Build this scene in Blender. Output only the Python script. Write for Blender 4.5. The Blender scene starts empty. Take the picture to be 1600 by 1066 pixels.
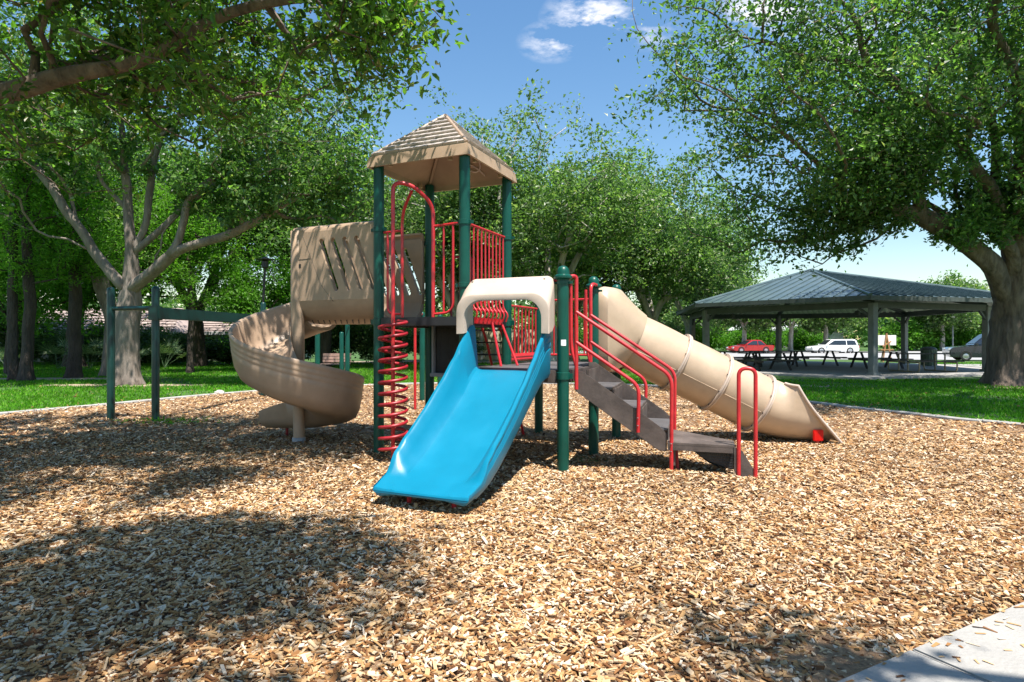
import bpy, bmesh, math, random
import numpy as np
from mathutils import Vector, Matrix, noise as mnoise
R = math.radians
S = bpy.context.scene
COL = S.collection

# ------------------------------------------------------------------ camera, sky, sun, exposure
cam_d = bpy.data.cameras.new('camera'); cam = bpy.data.objects.new('camera', cam_d); COL.objects.link(cam)
S.camera = cam
cam.location = (0, 0, 1.4); cam.rotation_euler = (R(90), 0, 0)
cam_d.sensor_width = 36; cam_d.lens = 21.15; cam_d.shift_y = -0.002
cam_d.clip_start = 0.05; cam_d.clip_end = 3000
SUN_EL, SUN_H = 68.0, Vector((0.45, -0.85, 0)).normalized()
sdir = Vector((SUN_H.x*math.cos(R(SUN_EL)), SUN_H.y*math.cos(R(SUN_EL)), math.sin(R(SUN_EL))))
sl = bpy.data.lights.new('sun', 'SUN'); sun = bpy.data.objects.new('sun', sl); COL.objects.link(sun)
sl.energy = 5.0; sl.angle = R(0.53); sl.color = (1.0, 0.95, 0.875)
sun.rotation_euler = sdir.to_track_quat('Z', 'Y').to_euler(); sun.location = (0, 0, 30)
W = bpy.data.worlds.new('World'); S.world = W; W.use_nodes = True
wn = W.node_tree; wn.nodes.clear()
def wnode(t, **k):
    n = wn.nodes.new(t)
    for a, b in k.items(): setattr(n, a, b)
    return n
wo = wnode('ShaderNodeOutputWorld'); bg = wnode('ShaderNodeBackground'); sky = wnode('ShaderNodeTexSky')
sky.sky_type = 'NISHITA'; sky.sun_disc = False; sky.sun_elevation = R(SUN_EL)
sky.sun_rotation = math.atan2(SUN_H.x, SUN_H.y); sky.air_density = 1.35; sky.dust_density = 0.25; sky.ozone_density = 2.4
bg.inputs['Strength'].default_value = 0.086
tcn = wnode('ShaderNodeTexCoord'); nz = wnode('ShaderNodeTexNoise'); nz.inputs['Scale'].default_value = 13.0
nz.inputs['Detail'].default_value = 9.0; nz.inputs['Roughness'].default_value = 0.62
mp = wnode('ShaderNodeMapping'); mp.inputs['Scale'].default_value = (1.0, 1.0, 2.6)
wn.links.new(tcn.outputs['Generated'], mp.inputs['Vector']); wn.links.new(mp.outputs['Vector'], nz.inputs['Vector'])
def skydir(px, py): return Vector(((px-800)/940, 1.0, (530-py)/940)).normalized()
clouds = [(930, 28, .085, .85), (862, 66, .055, .6), (1015, 50, .05, .4), (1190, 30, .09, .75), (1330, 70, .08, .6), (1560, 5, .12, .9),
          (1500, -200, .2, .8), (300, -500, .25, .7), (2100, 250, .2, .8), (-500, 200, .22, .8), (900, -900, .3, .6)]
acc = None
for (px, py, rad, amp) in clouds:
    d = skydir(px, py)
    vs = wnode('ShaderNodeVectorMath', operation='SUBTRACT'); vs.inputs[1].default_value = d
    wn.links.new(tcn.outputs['Generated'], vs.inputs[0])
    sc_ = wnode('ShaderNodeVectorMath', operation='MULTIPLY'); sc_.inputs[1].default_value = (1.0, 1.0, 1.9)
    wn.links.new(vs.outputs[0], sc_.inputs[0])
    vd = wnode('ShaderNodeVectorMath', operation='LENGTH'); wn.links.new(sc_.outputs[0], vd.inputs[0])
    mr = wnode('ShaderNodeMapRange'); mr.inputs['From Min'].default_value = 0; mr.inputs['From Max'].default_value = rad
    mr.inputs['To Min'].default_value = amp; mr.inputs['To Max'].default_value = 0
    wn.links.new(vd.outputs['Value'], mr.inputs['Value'])
    if acc is None: acc = mr.outputs[0]
    else:
        ad = wnode('ShaderNodeMath', operation='MAXIMUM'); wn.links.new(acc, ad.inputs[0]); wn.links.new(mr.outputs[0], ad.inputs[1]); acc = ad.outputs[0]
nm = wnode('ShaderNodeMapRange'); nm.inputs['From Min'].default_value = .47; nm.inputs['From Max'].default_value = .66
wn.links.new(nz.outputs[0], nm.inputs['Value'])
mu = wnode('ShaderNodeMath', operation='MULTIPLY'); wn.links.new(acc, mu.inputs[0]); wn.links.new(nm.outputs[0], mu.inputs[1])
mu2 = wnode('ShaderNodeMath', operation='MULTIPLY'); mu2.use_clamp = True; wn.links.new(mu.outputs[0], mu2.inputs[0]); mu2.inputs[1].default_value = 2.4
mx = wnode('ShaderNodeMixRGB'); mx.inputs[2].default_value = (6.2, 6.3, 6.8, 1)
wn.links.new(mu2.outputs[0], mx.inputs[0]); hs = wnode('ShaderNodeHueSaturation');  hs.inputs['Saturation'].default_value = 1.2; wn.links.new(sky.outputs[0], hs.inputs['Color']); wn.links.new(hs.outputs[0], mx.inputs[1])
wn.links.new(mx.outputs[0], bg.inputs['Color']); wn.links.new(bg.outputs[0], wo.inputs['Surface'])
S.view_settings.view_transform = 'Standard'; S.view_settings.look = 'None'; S.view_settings.gamma = 1
S.view_settings.use_curve_mapping = False; S.view_settings.exposure = 1.08
S.cycles.max_bounces = 8; S.cycles.diffuse_bounces = 4; S.cycles.transparent_max_bounces = 8
S.cycles.use_denoising = True

# ------------------------------------------------------------------ materials
def mat(name, c, rough=.6, var=.25, scale=6, bump=.0, bscale=60, c2=None, metal=0, trans=None, spec=.5, island=0, stretch=None, coat=0, wear=None):
    m = bpy.data.materials.new(name); m.use_nodes = True; t = m.node_tree; n = t.nodes; n.clear()
    out = n.new('ShaderNodeOutputMaterial'); p = n.new('ShaderNodeBsdfPrincipled')
    p.inputs['Roughness'].default_value = rough; p.inputs['Metallic'].default_value = metal
    p.inputs['Specular IOR Level'].default_value = spec
    if coat: p.inputs['Coat Weight'].default_value = coat
    tc = n.new('ShaderNodeTexCoord'); ns = n.new('ShaderNodeTexNoise'); ns.inputs['Scale'].default_value = scale
    ns.inputs['Detail'].default_value = 8; ns.inputs['Roughness'].default_value = .65
    src = tc.outputs['Object']
    if stretch:
        mpn = n.new('ShaderNodeMapping'); mpn.inputs['Scale'].default_value = stretch; t.links.new(src, mpn.inputs[0]); src = mpn.outputs[0]
    t.links.new(src, ns.inputs['Vector'])
    rp = n.new('ShaderNodeValToRGB'); e = rp.color_ramp.elements
    lo = c2 if c2 else tuple(x*(1-var) for x in c); hi = c if c2 else tuple(min(1, x*(1+var*.6)) for x in c)
    e[0].position = .32; e[1].position = .68; e[0].color = (*lo, 1); e[1].color = (*hi, 1)
    t.links.new(ns.outputs[0], rp.inputs[0]); colr = rp.outputs[0]
    if island:
        g = n.new('ShaderNodeNewGeometry'); hv = n.new('ShaderNodeHueSaturation')
        mr = n.new('ShaderNodeMapRange'); mr.inputs['To Min'].default_value = 1-island; mr.inputs['To Max'].default_value = 1+island
        t.links.new(g.outputs['Random Per Island'], mr.inputs['Value']); t.links.new(mr.outputs[0], hv.inputs['Value'])
        t.links.new(colr, hv.inputs['Color']); colr = hv.outputs[0]
    if wear:
        n3 = n.new('ShaderNodeTexNoise'); n3.inputs['Scale'].default_value = wear[0]; n3.inputs['Detail'].default_value = 10; n3.inputs['Roughness'].default_value = .8
        n3.inputs['Distortion'].default_value = 1.2; t.links.new(tc.outputs['Object'], n3.inputs['Vector'])
        m3 = n.new('ShaderNodeMapRange'); m3.inputs['From Min'].default_value = wear[1]; m3.inputs['From Max'].default_value = wear[1]+.08; m3.inputs['To Max'].default_value = wear[2]
        t.links.new(n3.outputs[0], m3.inputs['Value']); x3 = n.new('ShaderNodeMixRGB'); x3.inputs[2].default_value = (*wear[3], 1)
        t.links.new(m3.outputs[0], x3.inputs[0]); t.links.new(colr, x3.inputs[1]); colr = x3.outputs[0]
    t.links.new(colr, p.inputs['Base Color'])
    rr = n.new('ShaderNodeMapRange'); rr.inputs['To Min'].default_value = max(.05, rough-.12); rr.inputs['To Max'].default_value = min(1, rough+.15)
    t.links.new(ns.outputs[0], rr.inputs['Value']); t.links.new(rr.outputs[0], p.inputs['Roughness'])
    if bump:
        b = n.new('ShaderNodeBump'); b.inputs['Strength'].default_value = bump; b.inputs['Distance'].default_value = .10 if bump >= .8 else .02
        n2 = n.new('ShaderNodeTexNoise'); n2.inputs['Scale'].default_value = bscale; n2.inputs['Detail'].default_value = 5
        t.links.new(src, n2.inputs['Vector']); t.links.new(n2.outputs[0], b.inputs['Height']); t.links.new(b.outputs[0], p.inputs['Normal'])
    t.links.new(p.outputs[0], out.inputs[0])
    if trans:
        tr = n.new('ShaderNodeBsdfTranslucent'); tr.inputs[0].default_value = (*trans, 1)
        ms = n.new('ShaderNodeMixShader'); ms.inputs[0].default_value = .35
        t.links.new(p.outputs[0], ms.inputs[1]); t.links.new(tr.outputs[0], ms.inputs[2]); t.links.new(ms.outputs[0], out.inputs[0])
    return m
def ramp_mat(name, stops, rough=.8, trans=None, fac=.35, spec=.3, patch=None, bump=0):
    """colour picked per piece (Random Per Island) from a ramp; used for leaves, chips, grass blades"""
    m = bpy.data.materials.new(name); m.use_nodes = True; t = m.node_tree; n = t.nodes; n.clear()
    out = n.new('ShaderNodeOutputMaterial'); p = n.new('ShaderNodeBsdfPrincipled'); p.inputs['Roughness'].default_value = rough
    p.inputs['Specular IOR Level'].default_value = spec
    g = n.new('ShaderNodeNewGeometry'); rp = n.new('ShaderNodeValToRGB')
    while len(rp.color_ramp.elements) < len(stops): rp.color_ramp.elements.new(.5)
    for i, (pos, c) in enumerate(stops):
        rp.color_ramp.elements[i].position = pos; rp.color_ramp.elements[i].color = (*c, 1)
    t.links.new(g.outputs['Random Per Island'], rp.inputs[0]); colr = rp.outputs[0]
    if patch:
        tc = n.new('ShaderNodeTexCoord'); ns = n.new('ShaderNodeTexNoise'); ns.inputs['Scale'].default_value = patch[0]; ns.inputs['Detail'].default_value = 3
        t.links.new(tc.outputs['Object'], ns.inputs['Vector'])
        mr = n.new('ShaderNodeMapRange'); mr.inputs['From Min'].default_value = .3; mr.inputs['From Max'].default_value = .7
        mr.inputs['To Min'].default_value = patch[1]; mr.inputs['To Max'].default_value = patch[2]
        hv = n.new('ShaderNodeHueSaturation'); t.links.new(ns.outputs[0], mr.inputs['Value']); t.links.new(mr.outputs[0], hv.inputs['Value'])
        t.links.new(colr, hv.inputs['Color']); colr = hv.outputs[0]
    t.links.new(colr, p.inputs['Base Color']); t.links.new(p.outputs[0], out.inputs[0])
    if trans:
        tr = n.new('ShaderNodeBsdfTranslucent')
        mm = n.new('ShaderNodeMixRGB'); mm.blend_type = 'MULTIPLY'; mm.inputs[0].default_value = 1; mm.inputs[2].default_value = (*trans, 1)
        t.links.new(colr, mm.inputs[1]); t.links.new(mm.outputs[0], tr.inputs[0])
        ms = n.new('ShaderNodeMixShader'); ms.inputs[0].default_value = fac
        t.links.new(p.outputs[0], ms.inputs[1]); t.links.new(tr.outputs[0], ms.inputs[2]); t.links.new(ms.outputs[0], out.inputs[0])
    return m
def perf_mat(name, c, sc_):
    """dark coated metal with a grid of small round holes pressed in"""
    m = mat(name, c, .55, .3, 5, c2=tuple(x*1.8 for x in c)); t = m.node_tree; n = t.nodes
    vo = n.new('ShaderNodeTexVoronoi'); vo.inputs['Scale'].default_value = sc_; vo.inputs['Randomness'].default_value = 0
    tc = n.new('ShaderNodeTexCoord'); t.links.new(tc.outputs['Object'], vo.inputs['Vector'])
    b = n.new('ShaderNodeBump'); b.inputs['Strength'].default_value = .6; b.inputs['Distance'].default_value = .01
    t.links.new(vo.outputs['Distance'], b.inputs['Height'])
    p = [x for x in n if x.type == 'BSDF_PRINCIPLED'][0]; t.links.new(b.outputs[0], p.inputs['Normal'])
    return m
M = dict(
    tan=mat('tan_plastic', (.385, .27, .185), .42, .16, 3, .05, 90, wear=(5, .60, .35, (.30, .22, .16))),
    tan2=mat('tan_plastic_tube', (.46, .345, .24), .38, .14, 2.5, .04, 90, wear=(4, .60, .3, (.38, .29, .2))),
    hood=mat('pale_tan_plastic', (.50, .405, .33), .45, .12, 3, .04, 90),
    shingle=mat('tan_roof_plastic', (.42, .365, .33), .5, .25, 7, .1, 60, island=.12),
    green=mat('green_post_coating', (.003, .066, .047), .32, .22, 4, .03, 80, spec=.35, wear=(22, .68, .6, (.12, .16, .14))),
    dgreen=mat('dark_green_coating', (.003, .035, .030), .35, .3, 4, .03, 80),
    red=mat('red_coating', (.50, .018, .025), .34, .22, 8, .02, 90, coat=.2, wear=(26, .69, .6, (.10, .05, .05))),
    dred=mat('dark_red_coating', (.30, .012, .02), .38, .25, 8, .02, 90),
    blue=mat('blue_plastic', (.0, .165, .275), .36, .10, 2.2, .02, 70, wear=(14, .66, .35, (.22, .42, .50))),
    blk=mat('black_vinyl', (.016, .016, .018), .5, .3, 6, .03, 80),
    perf=perf_mat('perforated_black_vinyl', (.010, .010, .011), 38),
    perfd=perf_mat('perforated_worn_deck', (.06, .057, .058), 38),
    step=mat('worn_grey_brown_step', (.125, .098, .085), .55, .35, 5, .12, 40, c2=(.05, .038, .033)),
    grey=mat('grey_plastic', (.25, .26, .28), .45, .2, 4),
    steel=mat('galvanised_steel', (.45, .46, .47), .4, .25, 12, metal=.7),
    white=mat('white_sticker', (.8, .8, .8), .6, .05),
    redglow=mat('clear_red_plastic', (.75, .01, .008), .3, .1, trans=(.9, .03, .02)),
    chalk=mat('pale_scrawl', (.62, .5, .46), .8, .2),
    conc=mat('concrete', (.32, .305, .28), .85, .25, 2.5, .35, 50, c2=(.26, .25, .235), wear=(7, .62, .5, (.22, .20, .18))),
    kerb=mat('kerb_concrete', (.40, .39, .37), .85, .3, 4, .25, 40, c2=(.27, .26, .24)),
    slab=mat('pavilion_slab_concrete', (.36, .34, .32), .85, .2, .8, .1, 20, c2=(.25, .24, .225)),
    asphalt=mat('light_asphalt', (.30, .295, .29), .9, .2, .5, .1, 30),
    barkd=mat('bark_brown', (.20, .15, .115), .9, .45, 6, 1.0, 6, c2=(.055, .038, .028), stretch=(1, 1, .22)),
    barkg=mat('bark_grey', (.26, .215, .18), .9, .45, 6, 1.0, 6, c2=(.12, .095, .075), stretch=(1, 1, .22)),
    barkk=mat('bark_dark', (.085, .062, .048), .95, .5, 5, 1.0, 16, c2=(.03, .022, .017), stretch=(1, 1, .3)),
    barkp=mat('bark_pale', (.50, .46, .41), .9, .4, 4, .8, 12, c2=(.28, .24, .20), stretch=(1, 1, .35)),
    mulch=mat('mulch_base', (.34, .21, .11), .95, .4, 40, .6, 90, c2=(.12, .068, .036)),
    lawn=mat('lawn_soil', (.055, .13, .018), .95, .4, 1.3, .6, 70, c2=(.035, .075, .014)),
    dirt=mat('sandy_dirt', (.36, .27, .19), .95, .3, 3, .5, 40),
    pgreen=mat('metal_roof_green', (.11, .155, .165), .36, .25, .9, .05, 20, metal=.25, c2=(.07, .11, .12)),
    psoff=mat('pavilion_soffit', (.30, .31, .29), .7, .2, 2),
    ppost=mat('pavilion_post', (.19, .21, .205), .6, .25, 3),
    pbeam=mat('pavilion_beam', (.07, .085, .08), .6, .25, 3),
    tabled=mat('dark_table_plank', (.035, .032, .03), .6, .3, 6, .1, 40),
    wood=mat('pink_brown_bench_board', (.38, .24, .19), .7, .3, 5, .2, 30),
    tubeg=mat('tan_table_frame', (.30, .26, .17), .5, .2, 6),
    carw=mat('white_car_paint', (.78, .78, .77), .25, .04, 2, coat=.6), carr=mat('red_car_paint', (.38, .010, .01), .25, .1, 2, coat=.6),
    card=mat('dark_car_paint', (.018, .022, .032), .2, .1, 2, coat=.8), glass=mat('car_window', (.02, .026, .03), .08, .1, 2, spec=.8),
    tyre=mat('tyre_rubber', (.018, .018, .018), .85, .2, 8), rim=mat('wheel_rim', (.5, .5, .52), .3, .1, metal=.8),
    tail=mat('tail_light', (.4, .01, .01), .2, .1), headl=mat('head_light', (.7, .72, .75), .1, .1),
    globe=mat('lamp_globe', (.82, .82, .80), .3, .03), black=mat('black_lamp_iron', (.012, .012, .013), .4, .2, 6),
    rooft=mat('pinkish_roof_tile', (.33, .26, .235), .85, .3, 3, .3, 12), wallc=mat('house_wall', (.33, .36, .31), .85, .15, 2),
    fascia=mat('white_fascia', (.6, .6, .6), .6, .2, 2), bin=mat('green_bin', (.10, .15, .10), .6, .25, 4), board=mat('white_board', (.8, .78, .74), .5, .08),
    orange=mat('orange_wood', (.42, .20, .09), .7, .25, 6), stone=mat('pale_rock', (.45, .42, .38), .9, .3, 6, .5, 20),
    yel=mat('pale_yellow_wall', (.55, .48, .33), .8, .15, 2),
    leafA=ramp_mat('oak_leaf_near', [(0, (.028, .060, .012)), (.4, (.065, .135, .022)), (.8, (.11, .20, .03)), (.95, (.14, .17, .04)), (1, (.17, .12, .05))], .38, (1.9, 2.4, .8), .48, .5, (.6, .75, 1.25)),
    leafB=ramp_mat('oak_leaf_far', [(0, (.035, .075, .022)), (.5, (.075, .15, .040)), (.9, (.13, .22, .06)), (1, (.22, .25, .09))], .40, (1.9, 2.3, 1.0), .45, .5, (.4, .7, 1.3)),
    leafC=ramp_mat('laurel_leaf', [(0, (.04, .08, .025)), (.5, (.09, .17, .045)), (.9, (.16, .25, .075)), (1, (.30, .33, .14))], .40, (1.8, 2.1, 1.0), .45, .5, (.35, .75, 1.25)),
    leafL=ramp_mat('cypress_leaf', [(0, (.06, .16, .016)), (.5, (.12, .27, .03)), (1, (.20, .37, .05))], .55, (1.5, 1.9, .6), .45, .3, (.4, .75, 1.25)),
    leafD=ramp_mat('hedge_leaf', [(0, (.02, .045, .014)), (.5, (.05, .10, .028)), (1, (.11, .18, .05))], .5, (1.6, 2.0, .9), .4, .4, (.35, .7, 1.3)),
    leafY=ramp_mat('bright_hedge_leaf', [(0, (.05, .15, .012)), (.5, (.09, .24, .018)), (1, (.14, .30, .04))], .5, (1.4, 1.8, .6), .4, .3, (.3, .75, 1.2)),
    palm=ramp_mat('palmetto_leaf', [(0, (.05, .11, .05)), (.6, (.10, .18, .08)), (1, (.2, .27, .12))], .45, (1.4, 1.6, .8), .3, .5),
    grass=ramp_mat('grass_blade', [(0, (.05, .16, .008)), (.5, (.09, .28, .012)), (.92, (.14, .36, .02)), (1, (.28, .30, .1))], .6, (1.3, 1.6, .5), .35, .2, (.5, .75, 1.2)),
    chip=ramp_mat('wood_chip', [(0, (.035, .018, .010)), (.13, (.15, .062, .024)), (.30, (.32, .16, .060)), (.46, (.43, .25, .105)), (.66, (.50, .335, .18)), (.86, (.58, .44, .29)), (1, (.64, .54, .42))], .85, None, 0, .2, (.5, .85, 1.1)),
    litter=ramp_mat('fallen_leaf', [(0, (.12, .06, .02)), (.6, (.24, .12, .04)), (1, (.32, .22, .08))], .7),
)

# ------------------------------------------------------------------ object helpers
def link(o, parent=None):
    COL.objects.link(o)
    if parent is not None:
        o.parent = parent
        root = parent
        if parent.type == 'EMPTY' and parent.get('_l') is not None: pass
    return o
def tag(o, label=None, cat=None, group=None, kind=None):
    if label: o['label'] = label
    if cat: o['category'] = cat
    if group: o['group'] = group
    if kind: o['kind'] = kind
    return o
def empty(name, loc, label, cat, group=None):
    o = bpy.data.objects.new(name, None); COL.objects.link(o); o.location = loc; o.empty_display_size = .2
    return tag(o, label, cat, group)
def put(name, me, parent=None, loc=None, rz=None, world=True):
    """link mesh; its coordinates are world ones even when the parent Empty stands elsewhere"""
    o = bpy.data.objects.new(name, me); COL.objects.link(o)
    if parent is not None:
        o.parent = parent
        if parent.type == 'EMPTY' and world: o.matrix_parent_inverse = Matrix.Translation(-Vector(parent.location))
    if loc is not None: o.location = loc
    if rz is not None: o.rotation_euler = (0, 0, rz)
    return o
def npmesh(name, V, F, m, smooth=False):
    """V (n,3), F (k,c) faces all of one size c"""
    V = np.asarray(V, np.float32); F = np.asarray(F, np.int32)
    me = bpy.data.meshes.new(name); me.vertices.add(len(V)); me.vertices.foreach_set('co', V.ravel())
    k, c = F.shape
    me.loops.add(k*c); me.loops.foreach_set('vertex_index', F.ravel())
    me.polygons.add(k); me.polygons.foreach_set('loop_start', np.arange(k, dtype=np.int32)*c)
    me.polygons.foreach_set('loop_total', np.full(k, c, np.int32))
    me.polygons.foreach_set('use_smooth', np.full(k, smooth, bool))
    me.materials.append(m); me.update(calc_edges=True); return me
class MB:
    def __init__(s): s.v = []; s.f = []
    def add(s, V, F):
        b = len(s.v); s.v += [tuple(p) for p in V]; s.f += [tuple(i+b for i in f) for f in F]; return s
    def box(s, c, sz, rz=0, rot=None):
        x, y, z = [q/2 for q in sz]; P = [Vector((i*x, j*y, k*z)) for k in (-1, 1) for j in (-1, 1) for i in (-1, 1)]
        m = rot if rot is not None else Matrix.Rotation(rz, 3, 'Z')
        return s.add([Vector(c)+m@p for p in P], [(0, 2, 3, 1), (4, 5, 7, 6), (0, 1, 5, 4), (2, 6, 7, 3), (0, 4, 6, 2), (1, 3, 7, 5)])
    def beam(s, p, q, w, h, up=(0, 0, 1)):
        p, q = Vector(p), Vector(q); d = q-p; L = d.length; x = d.normalized(); y = Vector(up).cross(x)
        if y.length < 1e-4: y = Vector((0, 1, 0)).cross(x)
        y.normalize(); z = x.cross(y); return s.box((p+q)/2, (L, w, h), rot=Matrix((x, y, z)).transposed())
    def tube(s, path, r, n=10, cap=True, closed=False):
        P = [Vector(p) for p in path]; N = len(P); rs = r if isinstance(r, (list, tuple)) else [r]*N
        T = []
        for i in range(N):
            a = P[i-1] if (i > 0 or closed) else P[i]; b = P[(i+1) % N] if (i < N-1 or closed) else P[i]
            T.append((b-a).normalized() if (b-a).length > 1e-7 else Vector((0, 0, 1)))
        ref = Vector((0, 0, 1)) if abs(T[0].z) < .9 else Vector((1, 0, 0))
        U = T[0].cross(ref).normalized(); base = len(s.v)
        for i in range(N):
            U = (U-T[i]*U.dot(T[i])).normalized(); Vv = T[i].cross(U)
            for k in range(n):
                a = 2*math.pi*k/n; s.v.append(tuple(P[i]+(U*math.cos(a)+Vv*math.sin(a))*rs[i]))
        for i in range(N if closed else N-1):
            j = (i+1) % N
            for k in range(n):
                k2 = (k+1) % n; s.f.append((base+i*n+k, base+i*n+k2, base+j*n+k2, base+j*n+k))
        if cap and not closed:
            s.f.append(tuple(base+k for k in range(n))[::-1]); s.f.append(tuple(base+(N-1)*n+k for k in range(n)))
        return s
    def lathe(s, prof, c=(0, 0, 0), n=20, cap=True):
        c = Vector(c); b = len(s.v)
        for (r, z) in prof:
            for k in range(n):
                a = 2*math.pi*k/n; s.v.append((c.x+r*math.cos(a), c.y+r*math.sin(a), c.z+z))
        for i in range(len(prof)-1):
            for k in range(n):
                k2 = (k+1) % n; s.f.append((b+i*n+k, b+i*n+k2, b+(i+1)*n+k2, b+(i+1)*n+k))
        if cap: s.f.append(tuple(b+k for k in range(n))[::-1]); s.f.append(tuple(b+(len(prof)-1)*n+k for k in range(n)))
        return s
    def loft(s, rings, closed=True, capa=False, capb=False):
        b = len(s.v); n = len(rings[0])
        for r in rings: s.v += [tuple(p) for p in r]
        for i in range(len(rings)-1):
            for k in range(n if closed else n-1):
                k2 = (k+1) % n; s.f.append((b+i*n+k, b+i*n+k2, b+(i+1)*n+k2, b+(i+1)*n+k))
        if capa: s.f.append(tuple(b+k for k in range(n))[::-1])
        if capb: s.f.append(tuple(b+(len(rings)-1)*n+k for k in range(n)))
        return s
    def prism(s, poly, off):
        n = len(poly); off = Vector(off); s.add([Vector(p) for p in poly]+[Vector(p)+off for p in poly],
            [tuple(range(n))[::-1], tuple(range(n, 2*n))]+[(i, (i+1) % n, n+(i+1) % n, n+i) for i in range(n)]); return s
    def mesh(s, name, m, smooth=None, bevel=0):
        me = bpy.data.meshes.new(name); me.from_pydata(s.v, [], s.f); me.materials.append(m)
        bm = bmesh.new(); bm.from_mesh(me); bmesh.ops.recalc_face_normals(bm, faces=bm.faces)
        if bevel:
            ed = [e for e in bm.edges if len(e.link_faces) == 2 and e.calc_face_angle(0) > .6]
            bmesh.ops.bevel(bm, geom=ed, offset=bevel, segments=2, affect='EDGES', clamp_overlap=True)
        if smooth is not None:
            for f in bm.faces: f.smooth = True
            for e in bm.edges:
                if len(e.link_faces) == 2 and e.calc_face_angle(0) > smooth: e.smooth = False
        bm.to_mesh(me); bm.free(); return me
    def build(s, name, m, parent=None, smooth=.7, bevel=0, world=True):
        return put(name, s.mesh(name, m, smooth, bevel), parent, world=world)
def arc_path(pts, r=.06, seg=6):
    """round the inner corners of a polyline"""
    P = [Vector(p) for p in pts]; out = [P[0]]
    for i in range(1, len(P)-1):
        a, b, c = P[i-1], P[i], P[i+1]; rr = min(r, (a-b).length*.49, (c-b).length*.49)
        p0 = b+(a-b).normalized()*rr; p1 = b+(c-b).normalized()*rr
        for k in range(seg+1):
            t = k/seg; out.append(p0*(1-t)**2+b*2*t*(1-t)+p1*t*t)
    out.append(P[-1]); return out
def copy_tree(o, parent=None, loc=None, rz=0, sc=None):
    c = o.copy(); COL.objects.link(c)
    if parent is not None: c.parent = parent; c.matrix_parent_inverse = o.matrix_parent_inverse.copy()
    else:
        c.location = loc; c.rotation_euler = (0, 0, rz)
        if sc is not None: c.scale = sc if hasattr(sc, '__len__') else (sc, sc, sc)
    for ch in KIDS.get(o.name, []): 
        KIDS.setdefault(c.name, []).append(copy_tree(ch, c))
    return c
KIDS = {}
def kids_scan():
    KIDS.clear()
    for o in bpy.data.objects:
        if o.parent: KIDS.setdefault(o.parent.name, []).append(o)

# ------------------------------------------------------------------ ground
CURB = [(8.2, 9.6), (7.55, 10.7), (7.0, 11.9), (6.55, 13.0), (6.0, 14.4), (5.2, 16.4), (3.9, 17.9), (2.0, 18.6), (-.5, 18.75), (-3, 18.6), (-5.2, 17.6), (-6.9, 15.9), (-8.1, 13.6), (-9.4, 11.2),
        (-10.8, 8.4), (-11.6, 5), (-11.3, 1.5), (-9, -1.2), (-5.5, -1.4), (-.5, 1.43), (1.41, 2.455), (2.67, 3.13), (5, 4.38), (7.6, 5.75), (8.75, 7.4)]
def smooth_closed(P, k=6):
    out = []; n = len(P); P = [Vector((*p, 0)) for p in P]
    for i in range(n):
        a, b, c, d = P[i-1], P[i], P[(i+1) % n], P[(i+2) % n]
        for j in range(k):
            t = j/k; out.append(.5*((2*b)+(c-a)*t+(2*a-5*b+4*c-d)*t*t+(3*b-3*c+d-a)*t**3))
    return out
CS = smooth_closed(CURB); CSx = np.array([p.x for p in CS]); CSy = np.array([p.y for p in CS])
def gz(x, y):
    x = np.asarray(x, float); y = np.asarray(y, float)
    z = .018*np.sin(x*1.3+.4)*np.cos(y*1.1)+.010*np.sin(x*2.9-y*2.3)+.006*np.sin(x*5.3+y*6.1)
    for (cx, cy, a, r) in ((.9, 7.0, -.05, .8), (2.2, 6.0, .05, .9), (-2.9, 8.0, .03, .7), (-.6, 4.7, -.03, .6)):
        z = z+a*np.exp(-((x-cx)**2+(y-cy)**2)/r**2)
    return z
def G(x, y): return float(gz(x, y))
def inside(x, y):
    c = np.zeros(x.shape, bool); n = len(CSx); j = n-1
    for i in range(n):
        cond = ((CSy[i] > y) != (CSy[j] > y)) & (x < (CSx[j]-CSx[i])*(y-CSy[i])/(CSy[j]-CSy[i]+1e-12)+CSx[i]); c ^= cond; j = i
    return c
# lawn: one sheet to the horizon, finer near by
xs = np.concatenate([[-900, -300, -120], np.arange(-60, 61, 3), [120, 300, 900]]); ys = np.concatenate([[-200, -60], np.arange(-20, 101, 3), [160, 400, 1500]])
gx, gy = np.meshgrid(xs, ys); gzv = -.045+0*gx
V = np.stack([gx.ravel(), gy.ravel(), gzv.ravel()], 1); nx, ny = len(xs), len(ys)
F = [(j*nx+i, j*nx+i+1, (j+1)*nx+i+1, (j+1)*nx+i) for j in range(ny-1) for i in range(nx-1)]
tag(put('lawn_ground', npmesh('lawn_ground', V, F, M['lawn'])), kind='structure')
ctr = np.array([-.5, 8.5]); nr = 60; V = [(ctr[0], ctr[1], G(*ctr))]
ins = np.linspace(0, 1, nr+1)[1:]
for f in ins:
    X = ctr[0]+(CSx-ctr[0])*f; Y = ctr[1]+(CSy-ctr[1])*f; Z = gz(X, Y)*min(1, (1-f)*8)
    V += list(zip(X, Y, Z))
n = len(CSx); F = []
tri = [(0, 1+i, 1+(i+1) % n, 1+(i+1) % n) for i in range(n)]
for r_ in range(nr-1):
    for i in range(n): F.append((1+r_*n+i, 1+(r_+1)*n+i, 1+(r_+1)*n+(i+1) % n, 1+r_*n+(i+1) % n))
bmv = bpy.data.meshes.new('mulch_bed'); bmv.from_pydata([tuple(map(float, v)) for v in V], [], [t[:3] for t in tri]+F); bmv.materials.append(M['mulch'])
tag(put('mulch_ground', bmv), kind='structure')
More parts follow.
